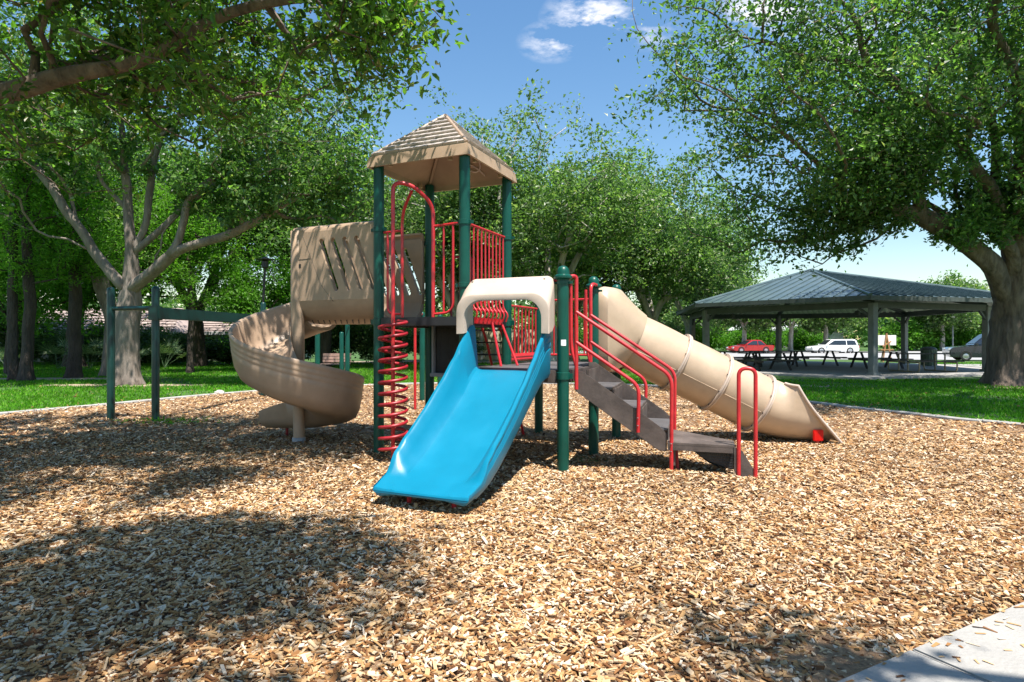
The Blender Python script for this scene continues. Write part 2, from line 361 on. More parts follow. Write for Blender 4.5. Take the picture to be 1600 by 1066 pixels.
# kerb (open where the concrete walk meets the mulch)
i0 = 19*6; i1 = 23*6
path = [CS[i % len(CS)] for i in range(i1, i1+len(CS)-(i1-i0)+1)]
rings = []
for i, p in enumerate(path):
    a = path[max(0, i-1)]; b = path[min(len(path)-1, i+1)]; t = (b-a).normalized(); nn = Vector((-t.y, t.x, 0))
    z0 = .045+.006*math.sin(i*.7)
    rings.append([p+nn*w+Vector((0, 0, z)) for (w, z) in ((-.065, -.2), (-.065, z0-.015), (-.05, z0), (.05, z0), (.065, z0-.015), (.065, -.2))])
tag(MB().loft(rings, capa=True, capb=True).build('kerb', M['kerb'], smooth=.5), kind='structure')
# concrete walk
wd = Vector((.88, .47, 0)).normalized(); wnn = Vector((wd.y, -wd.x, 0)); o0 = Vector((1.41, 2.455, 0))
mb = MB(); joints = [-4.2, -2.7, -1.15, .38, 1.9, 3.4, 4.9, 6.4, 8.0]
wk = empty('concrete_walk', (3, 2, 0), None, None); wk['kind'] = 'structure'
for j in range(len(joints)-1):
    a, b = joints[j]+.006, joints[j+1]-.006
    poly = [o0+wd*a, o0+wd*b, o0+wd*b+wnn*1.75, o0+wd*a+wnn*1.75]
    MB().prism([p+Vector((0, 0, -.12)) for p in poly], (0, 0, .165)).build('concrete_slab', M['conc'], wk, bevel=.008)
# dirt patches round the trees, sandy path at the back
def blob_sheet(name, cx, cy, rx, ry, z, m, seed=0, rot=0):
    rnd = random.Random(seed); P = []
    k = 40; ph = [rnd.uniform(0, 6.28) for _ in range(4)]
    for i in range(k):
        a = 2*math.pi*i/k; q = 1+.12*math.sin(3*a+ph[0])+.09*math.sin(5*a+ph[1])+.06*math.sin(9*a+ph[2])
        x, y = rx*q*math.cos(a), ry*q*math.sin(a); P.append((cx+x*math.cos(rot)-y*math.sin(rot), cy+x*math.sin(rot)+y*math.cos(rot), z))
    me = bpy.data.meshes.new(name); me.from_pydata(P, [], [tuple(range(k))]); me.materials.append(m); return tag(put(name, me), kind='structure')
blob_sheet('dirt_patch', -12.1, 18.7, 2.6, .55, -.038, M['dirt'], 1)
blob_sheet('dirt_patch', -16.6, 21.7, 3.0, .7, -.037, M['dirt'], 2)
blob_sheet('dirt_patch', 15.6, 18.4, 1.9, 1.1, -.038, M['dirt'], 3)
blob_sheet('dirt_patch', -4.0, 37, 8.0, 2.6, -.036, M['dirt'], 4)
blob_sheet('dirt_patch', 9.5, 18.4, 1.6, .5, -.038, M['dirt'], 5)
me = bpy.data.meshes.new('road'); me.from_pydata([(11, 43, -.03), (120, 34, -.03), (120, 70, -.03), (6, 70, -.03)], [], [(0, 1, 2, 3)]); me.materials.append(M['asphalt'])
tag(put('road', me), kind='structure')

# ------------------------------------------------------------------ vegetation
def leaf_mesh(name, C, size, seed, m, hi=False, up=.8, aspect=.5, droop=0):
    rs = np.random.RandomState(seed); n = len(C)
    nrm = rs.randn(n, 3)+np.array([0, 0, up]); nrm /= np.linalg.norm(nrm, axis=1)[:, None]
    ax = rs.randn(n, 3)-np.array([0, 0, droop]); ax -= nrm*(ax*nrm).sum(1)[:, None]; ax /= np.linalg.norm(ax, axis=1)[:, None]
    sd = np.cross(nrm, ax); L = (size*(.5+.95*rs.rand(n)**1.2))[:, None]; w = L*aspect*.5*(.8+.4*rs.rand(n))[:, None]
    if hi:
        b = C; t = C+ax*L-nrm*L*.12; l1 = C+ax*L*.30+sd*w*.95+nrm*w*.35; l2 = C+ax*L*.72+sd*w*.8+nrm*w*.25
        r1 = C+ax*L*.30-sd*w*.95+nrm*w*.35; r2 = C+ax*L*.72-sd*w*.8+nrm*w*.25
        V = np.stack([b, l1, l2, t, r2, r1], 1).reshape(-1, 3); i = np.arange(n)[:, None]*6
        F = np.concatenate([i+np.array([[0, 3, 2, 1]]), i+np.array([[0, 5, 4, 3]])], 0)
    else:
        b = C; t = C+ax*L-nrm*L*.1; l = C+ax*L*.45+sd*w+nrm*w*.35; r = C+ax*L*.45-sd*w+nrm*w*.35
        V = np.stack([b, l, t, r], 1).reshape(-1, 3); i = np.arange(n)[:, None]*4
        F = np.concatenate([i+np.array([[0, 2, 1]]), i+np.array([[0, 3, 2]])], 0)
    return npmesh(name, V, F, m)
def grow(root_r, skel, blobs, nclump, seed, rtip=.006, seg=.5, keep=None, gap=.28):
    rs = np.random.RandomState(seed); MAXN = 60000
    P = np.zeros((MAXN, 3)); par = np.full(MAXN, -1); dep = np.zeros(MAXN); N = 0
    def addn(p, q):
        nonlocal N
        P[N] = p; par[N] = q; dep[N] = 0 if q < 0 else dep[q]+np.linalg.norm(P[N]-P[q]); N += 1; return N-1
    force = {}
    for ci, chain in enumerate(skel):
        ch = [np.array(c, float) for c in chain]
        last = addn(ch[0], -1) if N == 0 else int(np.argmin(np.linalg.norm(P[:N]-ch[0], axis=1)))
        for a, b in zip([P[last].copy()]+ch[1:-1], ch[1:]):
            k = max(1, int(np.linalg.norm(b-a)/.3))
            for j in range(1, k+1):
                q = a+(b-a)*j/k; 
                if j < k: q = q+rs.randn(3)*(.035 if ci == 0 else .06)
                last = addn(q, last)
    ntrunk = N
    w = np.array([b[6] if len(b) > 6 else b[3]*b[4]*b[5] for b in blobs], float); w /= w.sum()
    cl = []
    for bi, b in enumerate(blobs):
        k = int(round(nclump*w[bi])); d = rs.randn(k, 3); d /= np.linalg.norm(d, axis=1)[:, None]
        r = rs.rand(k)**.45; lump = np.array([1+.42*mnoise.noise(Vector(q)*2.3+Vector((seed+bi*3.7, 0, 0))) for q in d]); cl.append(np.array(b[:3])+d*(r*lump)[:, None]*np.array(b[3:6])*(1+.12*rs.randn(k))[:, None])
    cl = np.concatenate(cl)
    so = Vector((seed*7.3, seed*3.1, seed*1.7))
    nv = np.array([mnoise.noise(Vector(c)*.42+so) + .7*mnoise.noise(Vector(c)*1.5+so) for c in cl]); cl = cl[nv > np.quantile(nv, gap)]
    if keep is not None: cl = cl[keep(cl)]
    base = P[min(ntrunk-1, 8)]; order = np.argsort(np.linalg.norm(cl-base, axis=1))
    tips = []
    for ii in order:
        c = cl[ii]; d = np.linalg.norm(P[:N]-c, axis=1)+.18*dep[:N]; d[:min(N, 4)] += 5
        j = int(np.argmin(d)); a = P[j].copy(); L = np.linalg.norm(c-a); k = max(1, int(L/seg)); last = j
        side = rs.randn(3)*.10*L; side[2] = abs(side[2])
        for q in range(1, k+1):
            t = q/k; last = addn(a+(c-a)*t+side*math.sin(math.pi*t)+(rs.randn(3)*.05 if q < k else 0), last)
            if N > MAXN-50: break
        tips.append((last, j))
        if N > MAXN-50: break
    cnt = np.zeros(N); 
    for l, _ in tips: cnt[l] += 1
    for i in range(N-1, 0, -1): cnt[par[i]] += cnt[i]
    cnt = np.maximum(cnt, .6); ex = math.log(root_r/rtip)/math.log(max(cnt[0], 3)); rad = rtip*cnt**ex
    tp = np.array([P[l] for l, _ in tips]); pv = np.array([P[max(par[l], 0)] for l, _ in tips])
    return P[:N], par[:N], rad, tp, pv
def branch_mesh(name, P, par, rad, m, minr=.0, flare=.45, seed=0, ground=0):
    N = len(P); ch = [[] for _ in range(N)]
    for i in range(1, N): ch[par[i]].append(i)
    mb = MB(); rs = random.Random(seed); starts = [(0, None)]
    V = []; F = []
    while starts:
        s0, pre = starts.pop(); chain = ([pre] if pre is not None else [])+[s0]; cur = s0
        while ch[cur]:
            nx_ = max(ch[cur], key=lambda q: rad[q])
            for o in ch[cur]:
                if o != nx_ and rad[o] > minr: starts.append((o, cur))
            if rad[nx_] <= minr: break
            chain.append(nx_); cur = nx_
        if len(chain) < 2: continue
        r0 = rad[chain[1] if pre is not None else chain[0]]
        n = 26 if r0 > .25 else 14 if r0 > .14 else 10 if r0 > .08 else 6 if r0 > .03 else 4 if r0 > .012 else 3
        pts = [Vector(P[c]) for c in chain]; rr = [float(rad[c]) for c in chain]
        if pre is not None: rr[0] = min(rr[0], rr[1]*1.35)
        if len(pts) > 2 and r0 > .05:  # smooth the limb a little
            for _ in range(2):
                q = list(pts)
                for i in range(1, len(pts)-1): q[i] = (pts[i-1]+pts[i]*2+pts[i+1])/4
                pts = q
                rr = [rr[0]]+[(rr[i-1]+rr[i]*2+rr[i+1])/4 for i in range(1, len(rr)-1)]+[rr[-1]]
        if pre is None:
            # finer, flared, lumpy base
            pts2 = []; rr2 = []
            for i in range(len(pts)-1):
                for k in range(2): t = k/2; pts2.append(pts[i].lerp(pts[i+1], t)); rr2.append(rr[i]*(1-t)+rr[i+1]*t)
            pts2.append(pts[-1]); rr2.append(rr[-1]); pts, rr = pts2, rr2
            rr = [r*(1+flare*math.exp(-max(0, p.z-ground)/.35)) for r, p in zip(rr, pts)]
        b0 = len(mb.v); mb.tube(pts, rr, n, cap=True)
        if r0 > .08:
            ph = [rs.uniform(0, 6.28) for _ in range(6)]
            for i in range(len(pts)):
                zz = pts[i].z-ground; am = .07+(.16*math.exp(-zz/.4) if pre is None else 0)
                for k in range(n):
                    a = 2*math.pi*k/n; q = 1+am*(math.sin(3*a+ph[0]+i*.15)+.6*math.sin(5*a+ph[1]-i*.2))+.03*rs.uniform(-1, 1)+(.035*math.sin(11*a+ph[2]+.8*math.sin(i*.5))+.025*rs.uniform(-1, 1) if n > 20 else 0)
                    v = Vector(mb.v[b0+i*n+k]); mb.v[b0+i*n+k] = tuple(pts[i]+(v-pts[i])*q)
    me = bpy.data.meshes.new(name); me.from_pydata(mb.v, [], mb.f); me.materials.append(m)
    me.polygons.foreach_set('use_smooth', np.ones(len(me.polygons), bool)); me.update(); return me
def crown_pts(tp, pv, per, cr, seed, flat=.7):
    rs = np.random.RandomState(seed); n = len(tp); k = np.maximum(2, (per*(.5+rs.rand(n))).astype(int)); idx = np.repeat(np.arange(n), k)
    C = tp[idx]+rs.randn(len(idx), 3)*np.array([cr, cr, cr*flat])
    h = len(idx)//4; C[:h] = pv[idx[:h]]+(tp[idx[:h]]-pv[idx[:h]])*rs.rand(h)[:, None]+rs.randn(h, 3)*cr*.4
    return C
def make_tree(name, label, cat, loc, root_r, skel, blobs, nclump, per, cr, leaf, lm, bm_, seed, hi=False, group=None, minr=.004, aspect=.5, keep=None, rtip=.006, up=.8, gap=.28):
    root = empty(name, loc, label, cat, group)
    P, par, rad, tp, pv = grow(root_r, skel, blobs, nclump, seed, rtip=rtip, keep=keep, gap=gap)
    put('trunk', branch_mesh('trunk', P, par, rad, bm_, minr, seed=seed, ground=loc[2]), root)
    put('crown', leaf_mesh('crown', crown_pts(tp, pv, per, cr, seed+1), leaf, seed+2, lm, hi, aspect=aspect, up=up), root)
    return root
# near oak over the left of the playground (trunk left of the picture)
make_tree('oak_tree', 'overhanging near oak whose thick bare branch enters from the left edge', 'tree', (-10.6, 5.6, -.03), .25,
    [[(-10.6, 5.6, -.1), (-10.4, 5.7, 1.6), (-10.0, 5.8, 3.0)],
     [(-10.0, 5.8, 3.0), (-8.4, 6.4, 3.6), (-6.9, 6.9, 4.02), (-5.9, 7.0, 4.2), (-5.2, 6.9, 4.42), (-4.5, 6.8, 4.45), (-3.4, 6.6, 4.9), (-2.0, 6.2, 5.0)],
     [(-10.0, 5.8, 3.0), (-9.0, 4.6, 4.6), (-6.8, 3.4, 5.6), (-4.2, 2.6, 6.0)],
     [(-10.0, 5.8, 3.0), (-9.4, 6.4, 5.0), (-7.4, 7.0, 6.4), (-4.6, 6.8, 7.2), (-2.0, 6.0, 7.6)]],
    [(-5.6, 7.6, 5.6, 3.4, 2.2, 1.7, 17), (-3.4, 7.2, 5.3, 2.1, 1.5, 1.2, 5), (-1.6, 6.6, 4.65, 1.0, .8, .62, 1.9), (-6.9, 8.4, 4.7, 2.0, 1.2, .9, 2.5), (-1.0, 6.4, 6.6, 1.7, 1.4, .8, 1.3),
     (-5.3, 2.9, 6.6, 3.6, 2.4, 1.0, 30), (-5.4, 5.3, 6.9, 3.2, 1.1, .7, 15), (-2.6, 3.2, 6.7, 1.6, .9, .5, 9), (-4.6, 4.2, 6.8, 1.8, .8, .5, 7), (-1.1, 1.6, 6.3, 1.9, 1.8, .6, 19), (-3.0, 4.4, 6.9, 2.0, 1.5, .6, 11), (-1.35, 5.9, 4.55, .45, .5, .5, .9), (-8.8, 4.6, 6.4, 2.6, 2.6, 1.6, 5)],
    5000, 28, .16, .098, M['leafA'], M['barkd'], 11, hi=True, aspect=.44, minr=.003, gap=.44)
make_tree('oak_tree', 'oak behind the concrete walk whose shade falls on the near right corner', 'tree', (6.2, -2.6, -.05), .24, [[(6.2, -2.6, -.1), (6.1, -2.6, 2.6)], [(6.1, -2.6, 2.6), (5.2, -2.0, 4.6), (4.0, -1.0, 5.8)]],
    [(6.4, -2.8, 6.8, 2.2, 1.5, 1.0, 3), (2.8, .55, 6.1, 1.2, .4, .4, 1.5)], 360, 34, .17, .10, M['leafA'], M['barkd'], 17)
# big oak on the right
make_tree('oak_tree', 'massive spreading oak with broad forked trunk right of the pavilion', 'tree', (15.7, 18.8, -.05), .64,
    [[(15.7, 18.8, -.15), (15.65, 18.8, 1.2), (15.7, 18.75, 2.3)],
     [(15.7, 18.75, 2.3), (14.75, 18.3, 3.5), (13.4, 17.9, 4.4), (11.8, 17.4, 5.0), (10.0, 17, 5.3), (8.0, 16.6, 5.7)],
     [(15.7, 18.75, 2.6), (15.0, 18.0, 3.9), (13.6, 17.0, 5.6), (11.5, 16.0, 7.2), (9.0, 15.4, 8.4), (6.4, 15.4, 9.0)],
     [(15.6, 18.6, 3.0), (14.9, 17.4, 5.2), (13.4, 15.8, 7.6), (11.5, 14.6, 9.4)],
     [(15.4, 18.6, 3.0), (14.4, 18.6, 4.4), (12.6, 18.6, 5.8), (10.0, 18.6, 6.6), (7.8, 18.6, 6.8)],
     [(15.7, 18.75, 2.3), (15.0, 18.3, 4.6), (14.0, 17.4, 7.2), (12.5, 16.6, 9.4), (11.0, 16.0, 11.0)],
     [(15.7, 18.75, 2.3), (15.9, 18.6, 4.4), (15.6, 18.0, 7.4), (15.6, 17.0, 10.4)],
     [(15.7, 18.75, 2.2), (16.2, 18.3, 4.6), (16.9, 17.6, 7.0), (17.2, 17, 9.4)],
     [(15.7, 18.75, 2.3), (17.0, 18.8, 4.4), (18.6, 18.6, 7.0), (20.0, 18, 9.0)],
     [(15.0, 18.5, 3.4), (13.9, 19.2, 5.4), (11.8, 20.0, 7.2), (9.2, 20.0, 8.0)]],
    [(7.6, 15.6, 8.8, 3.9, 3.2, 3.6, 10), (5.3, 15.6, 8.4, 1.9, 2.0, 2.6, 2.2), (12.2, 14.8, 9.6, 4.6, 3.6, 4.0, 13), (16.8, 16.5, 9.6, 4.6, 3.6, 4.2, 12), (21, 18, 8.6, 3.5, 4, 4, 6),
     (7.4, 18.6, 5.6, 2.1, 1.9, 2.1, 4.2), (10.6, 17.6, 6.4, 3.0, 2.0, 1.6, 4), (13.6, 17.3, 5.7, 1.9, 1.6, .8, 1.6), (11.5, 16, 12.6, 5, 4, 1.6, 4), (11, 9.3, 10.4, 4.5, 2.6, 1.4, 13), (14, 19.6, 10, 4.5, 3, 2, 7), (9.2, 18.2, 4.5, 2.0, 1.2, 1.0, 1.6), (15.2, 17.2, 7.2, 3.2, 1.6, 2.0, 8), (19.0, 17.5, 7.0, 3, 2, 2.4, 8), (12.6, 16.6, 6.4, 2.4, 1.5, 1.2, 4), (9.4, 15.9, 6.2, 2.6, 1.2, 1.4, 6), (14.4, 17.6, 5.3, 1.5, 1.0, .9, 4), (12.9, 17.3, 4.7, 1.6, 1.0, .7, 3.2), (10.6, 17.4, 5.0, 2.0, 1.1, .8, 3.2)],
    4900, 44, .29, .138, M['leafB'], M['barkd'], 21, rtip=.007, minr=.006, aspect=.55)
# left oak behind the climbing bars
make_tree('oak_tree', 'grey barked oak on the left lawn, many pale limbs forking low above the green bars', 'tree', (-12.1, 18.9, -.05), .33,
    [[(-12.1, 18.9, -.15), (-12.05, 18.9, 1.4), (-12.0, 18.9, 2.9)],
     [(-12.0, 18.9, 2.9), (-11.9, 18.8, 4.4), (-12.0, 18.7, 6.4), (-12.2, 18.6, 8.8)],
     [(-12.0, 18.9, 2.9), (-13.0, 18.7, 4.1), (-13.8, 18.4, 5.8), (-15.2, 18.3, 7.4)],
     [(-12.0, 18.9, 2.9), (-11.0, 18.5, 3.5), (-10.2, 18.3, 4.2), (-8.6, 18.2, 4.5), (-6.6, 18.4, 5.6)],
     [(-11.95, 18.85, 3.7), (-11.4, 18.8, 5.0), (-11.2, 18.7, 6.8), (-10.3, 18.4, 8.8)],
     [(-11.9, 18.8, 4.0), (-10.9, 19, 5.0), (-10.0, 19.2, 6.0), (-8.4, 19.3, 7.4)],
     [(-13.0, 18.7, 4.1), (-13.6, 18.6, 5.2), (-13.3, 18.4, 6.8)], [(-13.0, 18.7, 4.1), (-14.0, 18.2, 4.5), (-15.4, 18.0, 5.2)], [(-10.4, 18.3, 4.1), (-9.8, 18.2, 5.0), (-9.9, 18.1, 6.4)],
     [(-11.0, 18.5, 3.5), (-10.7, 18.4, 4.6), (-10.1, 18.3, 5.2), (-9.4, 18.2, 5.3)], [(-12.0, 18.7, 5.4), (-12.7, 18.5, 6.2), (-12.6, 18.4, 7.6)]],
    [(-12.5, 18.2, 9.0, 4.8, 3.4, 3.2, 14), (-7.2, 18.6, 8.0, 3.0, 3.0, 2.8, 9), (-16.5, 18.8, 8.2, 3.2, 3.0, 2.8, 6), (-8.2, 18.0, 5.9, 2.4, 2.0, 1.2, 3.0), (-5.4, 19.2, 6.2, 1.6, 1.8, 1.6, 2.2)],
    1350, 56, .29, .155, M['leafB'], M['barkg'], 31, rtip=.008, minr=.006, aspect=.55)
make_tree('leaning_tree', 'slim grey tree leaning left beside the large grey oak', 'tree', (-15.5, 23.4, -.05), .28,
    [[(-15.6, 23.4, -.15), (-15.5, 23.4, 2.2), (-16.0, 23.2, 4.0), (-16.7, 23, 5.6), (-17.4, 22.8, 7.6)], [(-16.0, 23.2, 3.8), (-17.6, 23, 5.0), (-20, 22.6, 6.6)]],
    [(-17.4, 22.8, 8.6, 2.8, 2.4, 2.4), (-20.2, 22.6, 7.2, 1.8, 1.8, 1.4)], 260, 50, .4, .15, M['leafB'], M['barkg'], 41, rtip=.008)
# cypress like trees at the far left with dark trunks
def cypress(label, loc, h, seed, rt, low):
    x, y, z = loc
    return make_tree('cypress_tree', label, 'tree', loc, rt, [[(x, y, z-.1), (x+.05, y, 3), (x-.05, y, h*.6), (x, y, h)]],
        [(x, y, low+1.2, 2.1, 2.0, 1.2), (x, y, (low+h)/2+.6, 2.4, 2.2, (h-low)/2), (x, y, h-1, 1.3, 1.3, 1.6)], 520, 60, .32, .13, M['leafL'], M['barkk'], seed, aspect=.3, rtip=.008, up=1.2)
cypress('feathery bright green tree with paired dark trunk nearest the left edge', (-16.6, 20.6, -.05), 9.5, 51, .17, 3.2)
tr = cypress('feathery bright green tree with flared dark trunk left of the grey oak', (-16.3, 22.4, -.05), 9.0, 52, .21, 3.4)
cypress('slender dark trunked feathery tree close behind the beam of the track ride', (-13.5, 25.2, -.05), 8.0, 53, .12, 2.6)
P2, par2, rad2, _, _ = grow(.15, [[(-17.3, 20.9, -.1), (-17.35, 20.9, 2.5), (-17.2, 20.8, 5.5), (-16.9, 20.7, 7.5)]], [(-17, 20.8, 7.5, .5, .5, .8)], 10, 3)
for r_ in [o for o in bpy.data.objects if o.name == 'cypress_tree']:
    put('trunk', branch_mesh('trunk', P2, par2, rad2, M['barkk'], ground=-.05), r_)
# trees of the middle distance and background: three prototypes, then copies
def generic(name, label, loc, seed, hgt, wid, lm, bk, nclump=620, per=62, leaf=.2, rr=.3, cr=.42, fork=2.2, group=None, low=.34):
    rs = random.Random(seed); x, y, z = loc; sk = [[(x, y, z-.1), (x+rs.uniform(-.15, .15), y, fork)]]
    for k in range(5):
        a = 2*math.pi*k/5+rs.uniform(-.4, .4); d = wid*.55
        sk.append([(x, y, fork), (x+d*.35*math.cos(a), y+d*.35*math.sin(a), fork+hgt*.2), (x+d*.8*math.cos(a), y+d*.8*math.sin(a), hgt*.62)])
    bl = [(x, y, hgt*.62, wid*.8, wid*.8, hgt*.36, 6)]
    for k in range(6):
        a = 2*math.pi*k/6+rs.uniform(-.3, .3); q = rs.uniform(.35, .6)
        bl.append((x+wid*q*math.cos(a), y+wid*q*math.sin(a), hgt*rs.uniform(low+.12, .75), wid*rs.uniform(.3, .5), wid*rs.uniform(.3, .5), hgt*rs.uniform(.15, .27), 1.5))
    return make_tree(name, label, 'tree', loc, rr, sk, bl, nclump, per, cr, leaf, lm, bk, seed, rtip=.010, minr=.010, aspect=.55, group=group)
ta = generic('laurel_oak', 'tall airy oak with pale forked limbs right behind the roofed tower', (1.6, 26.5, -.05), 61, 11.6, 5.6, M['leafC'], M['barkp'], 1100, 56, .165, .36, .33, group='oaks behind the play structure')
tb = generic('laurel_oak', 'broad oak with dense crown behind the tube slide', (7.6, 33.0, -.05), 62, 11.5, 6.0, M['leafC'], M['barkp'], 1000, 56, .20, .34, .38, group='oaks behind the play structure')
tc_ = generic('shade_tree', 'dark dense tree behind the track ride beam and the spiral slide', (-9.5, 30.5, -.05), 63, 10.5, 5.5, M['leafB'], M['barkk'], 900, 60, .2, .3, .38, group='trees at the back of the lawn')
td = generic('young_tree', 'light green young tree between the lamp post and the dark trunks', (-11.5, 27.2, -.05), 64, 5.4, 2.3, M['leafY'], M['barkk'], 330, 60, .13, .1, .3, fork=1.6)
te = generic('lot_tree', 'pale trunked tree far behind the left post of the pavilion', (25.5, 66, -.05), 65, 8.0, 4.6, M['leafC'], M['barkp'], 420, 60, .32, .24, .5, fork=2.6, group='pale trunked trees beyond the car park', low=.4)
# shrub prototypes
def shrub(name, label, loc, rx, ry, h, lm, seed, ncl=130, per=60, leaf=.12, cr=.22, group=None, cat='shrub'):
    root = empty(name, loc, label, cat, group); x, y, z = loc; rs = np.random.RandomState(seed)
    P, par, rad, tp, pv = grow(.06, [[(x, y, z), (x, y, z+.3)]], [(x, y, z+h*.5, rx, ry, h*.5)], ncl, seed)
    put('stem', branch_mesh('stem', P, par, rad, M['barkk'], .004, ground=z), root)
    put('foliage', leaf_mesh('foliage', crown_pts(tp, pv, per, cr, seed), leaf, seed, lm, aspect=.5), root); return root
sa = shrub('hedge_shrub', 'dark hedge shrub at the left edge behind the palmettos', (-28, 33.5, -.05), 2.4, 1.5, 3.4, M['leafD'], 71, 330, 60, .17, .3, 'dark hedge shrubs along the back of the lawn')
sb = shrub('bright_hedge_shrub', 'bright green hedge bush seen under the pavilion beside the red car', (24, 76, -.05), 3.6, 1.8, 3.0, M['leafY'], 72, 260, 55, .3, .4, 'bright green bushes beyond the car park')
def palmetto(label, loc, seed, h=1.1, group='palmetto plants along the hedge foot'):
    root = empty('palmetto_plant', loc, label, 'plant', group); rs = random.Random(seed)
    for f in range(9):
        mb = MB(); a = rs.uniform(0, 6.28); el = rs.uniform(.5, 1.3); L = h*rs.uniform(.5, .8); b = Vector(loc)
        hub = b+Vector((math.cos(a)*math.cos(el), math.sin(a)*math.cos(el), math.sin(el)))*L; mb.tube([b, (b+hub)/2+Vector((0, 0, .04)), hub], .008, 4)
        ax = (hub-b).normalized(); sd = ax.cross(Vector((0, 0, 1))).normalized(); nn = sd.cross(ax)
        for k in range(13):
            t = -1.5+3*k/12; d = (ax*math.cos(t)+sd*math.sin(t)).normalized(); w = d.cross(nn)*.018; l = .42*h*rs.uniform(.8, 1.1); tip = hub+d*l-Vector((0, 0, .08*l))
            mid = hub+d*l*.55; mb.add([hub, mid+w, tip, mid-w], [(0, 1, 2, 3)])
        mb.build('frond', M['palm'], root, smooth=None)
    return root
pa = palmetto('silvery fan palmetto just right of the paired dark trunk', (-21.6, 28.6, -.05), 1, 1.5)
kids_scan()
cps = [(ta, (-2.6, 29.5), 1.9, 1.06, 'oak with tall ragged crown showing left of the tower roof'),
       (tb, (3.6, 36.0), 2.5, 1.02, 'distant oak filling the gap between the tower and the slide hood'),
       (tb, (13.0, 44.0), 1.1, 1.0, 'rounded oak behind the left end of the pavilion roof'),
       (ta, (12.0, 27.0), 4.2, .0, None),
       (tc_, (-3.0, 36.0), 2.0, 1.1, 'dark tree just left behind the tower and the coil climber'),
       (tc_, (-16.5, 31.5), 3.4, 1.15, 'dark tree behind the grey oak'),
       (tc_, (-22.5, 31.0), .9, 1.2, 'dark tree above the house roof on the left'),
       (tc_, (-28.5, 31.5), 5.1, 1.15, 'dark tree filling the left edge behind the paired trunk'),
       (td, (-18.9, 26.0), 2.2, 1.25, 'light green young tree between the paired trunk and the flared trunk'),
       (td, (-20.9, 25.0), 4.2, 1.2, 'light green young tree at the far left edge'),
       (te, (31.5, 68), 1.3, 1.0, 'pale trunked tree right of the red car'),
       (te, (36.5, 70), 2.6, 1.05, 'pale trunked tree just left of the white wagon'),
       (te, (43.0, 80), 4.0, 1.1, 'tree over the white wagon'),
       (te, (51.5, 72), 5.3, 1.1, 'tree behind the white display board'),
       (te, (58.0, 78), .6, 1.15, 'tree left of the far globe lamp'),
       (te, (66.0, 74), 1.9, 1.2, 'tree above the dark car'),
       (te, (74.0, 80), 3.0, 1.2, 'tree far right behind the big trunk'),
       (te, (20.5, 74), 3.3, 1.1, 'tree behind the tube slide flanges')]
for (src, xy, rz, sc, lb) in cps:
    if lb is None: continue
    c = copy_tree(src, None, (xy[0], xy[1], -.05), rz, sc); c['label'] = lb
hedge = [(-25.0, 33.0, 'dark hedge shrub below the house roof'), (-22, 34, 'dark hedge shrub right of the house roof patch'), (-19, 33.4, 'dark hedge shrub behind the flared trunk'), (-16, 34, 'dark hedge shrub behind the grey oak trunk'),
         (-13, 33.6, 'dark hedge shrub between the two tall green bars'), (-10.2, 34.2, 'dark hedge shrub under the track ride beam'), (-7.4, 35, 'dark hedge shrub behind the lamp post'), (-4.8, 39, 'hedge shrub seen under the tower chute'),
         (-1.6, 46, 'hedge shrub seen through the coil climber'), (2.5, 47, 'hedge shrub behind the low deck'), (7.5, 42, 'hedge shrub behind the stairs'), (11.5, 46, 'hedge shrub behind the tube slide top')]
for i, (x, y, lb) in enumerate(hedge): 
    c = copy_tree(sa, None, (x, y, -.05), i*1.3, (1.0+.1*math.sin(i*2.1), 1, (.55 if i < 4 else .8)+.12*math.sin(i*1.7))); c['label'] = lb
for i, (x, y, sc, lb) in enumerate([(31, 77, 1, 'bright green bush between the red car and the white wagon'), (38, 79, 1.0, 'bright green bush behind the bonnet of the white wagon'), (48.5, 73, 1.15, 'tall bright green bush right of the white wagon'),
                                    (57, 78, 1.0, 'bright green bush behind the green bin'), (64.5, 76, .9, 'bright green bush at the foot of the globe lamp'), (18, 76, 1.1, 'bright green bush seen between the tube slide and the pavilion post'), (79, 74, 1.1, 'bright green bush right of the big oak trunk')]):
    c = copy_tree(sb, None, (x, y, -.05), i*1.7, sc); c['label'] = lb
for i, (x, y, lb) in enumerate([(-20.3, 28.9, 'fan palmetto left of the flared dark trunk'), (-18.3, 29.0, 'fan palmetto right of the flared dark trunk'), (-24.2, 28.8, 'small fan palmetto at the left edge'), (-17.0, 29.4, 'fan palmetto behind the slim leaning tree')]):
    c = copy_tree(pa, None, (x, y, -.05), i*2.1, 1-.12*(i % 3)); c['label'] = lb
# far wood closing the horizon
rs = np.random.RandomState(5); C = []
for k in range(95):
    a = -1.25+2.5*k/94; d = rs.uniform(105, 150); c = np.array([math.sin(a)*d*1.25, math.cos(a)*d*.8+20, rs.uniform(3, 5)]); q = rs.randn(700, 3); q /= np.linalg.norm(q, axis=1)[:, None]
    C.append(c+q*(rs.rand(700)**.35)[:, None]*np.array([7, 5, rs.uniform(4, 6.5)]))
C = np.concatenate(C); C = C[C[:, 2] > 0]
tag(put('distant_wood', leaf_mesh('distant_wood', C, .95, 6, M['leafB'], aspect=.8)), 'far line of trees closing the view', kind='stuff')

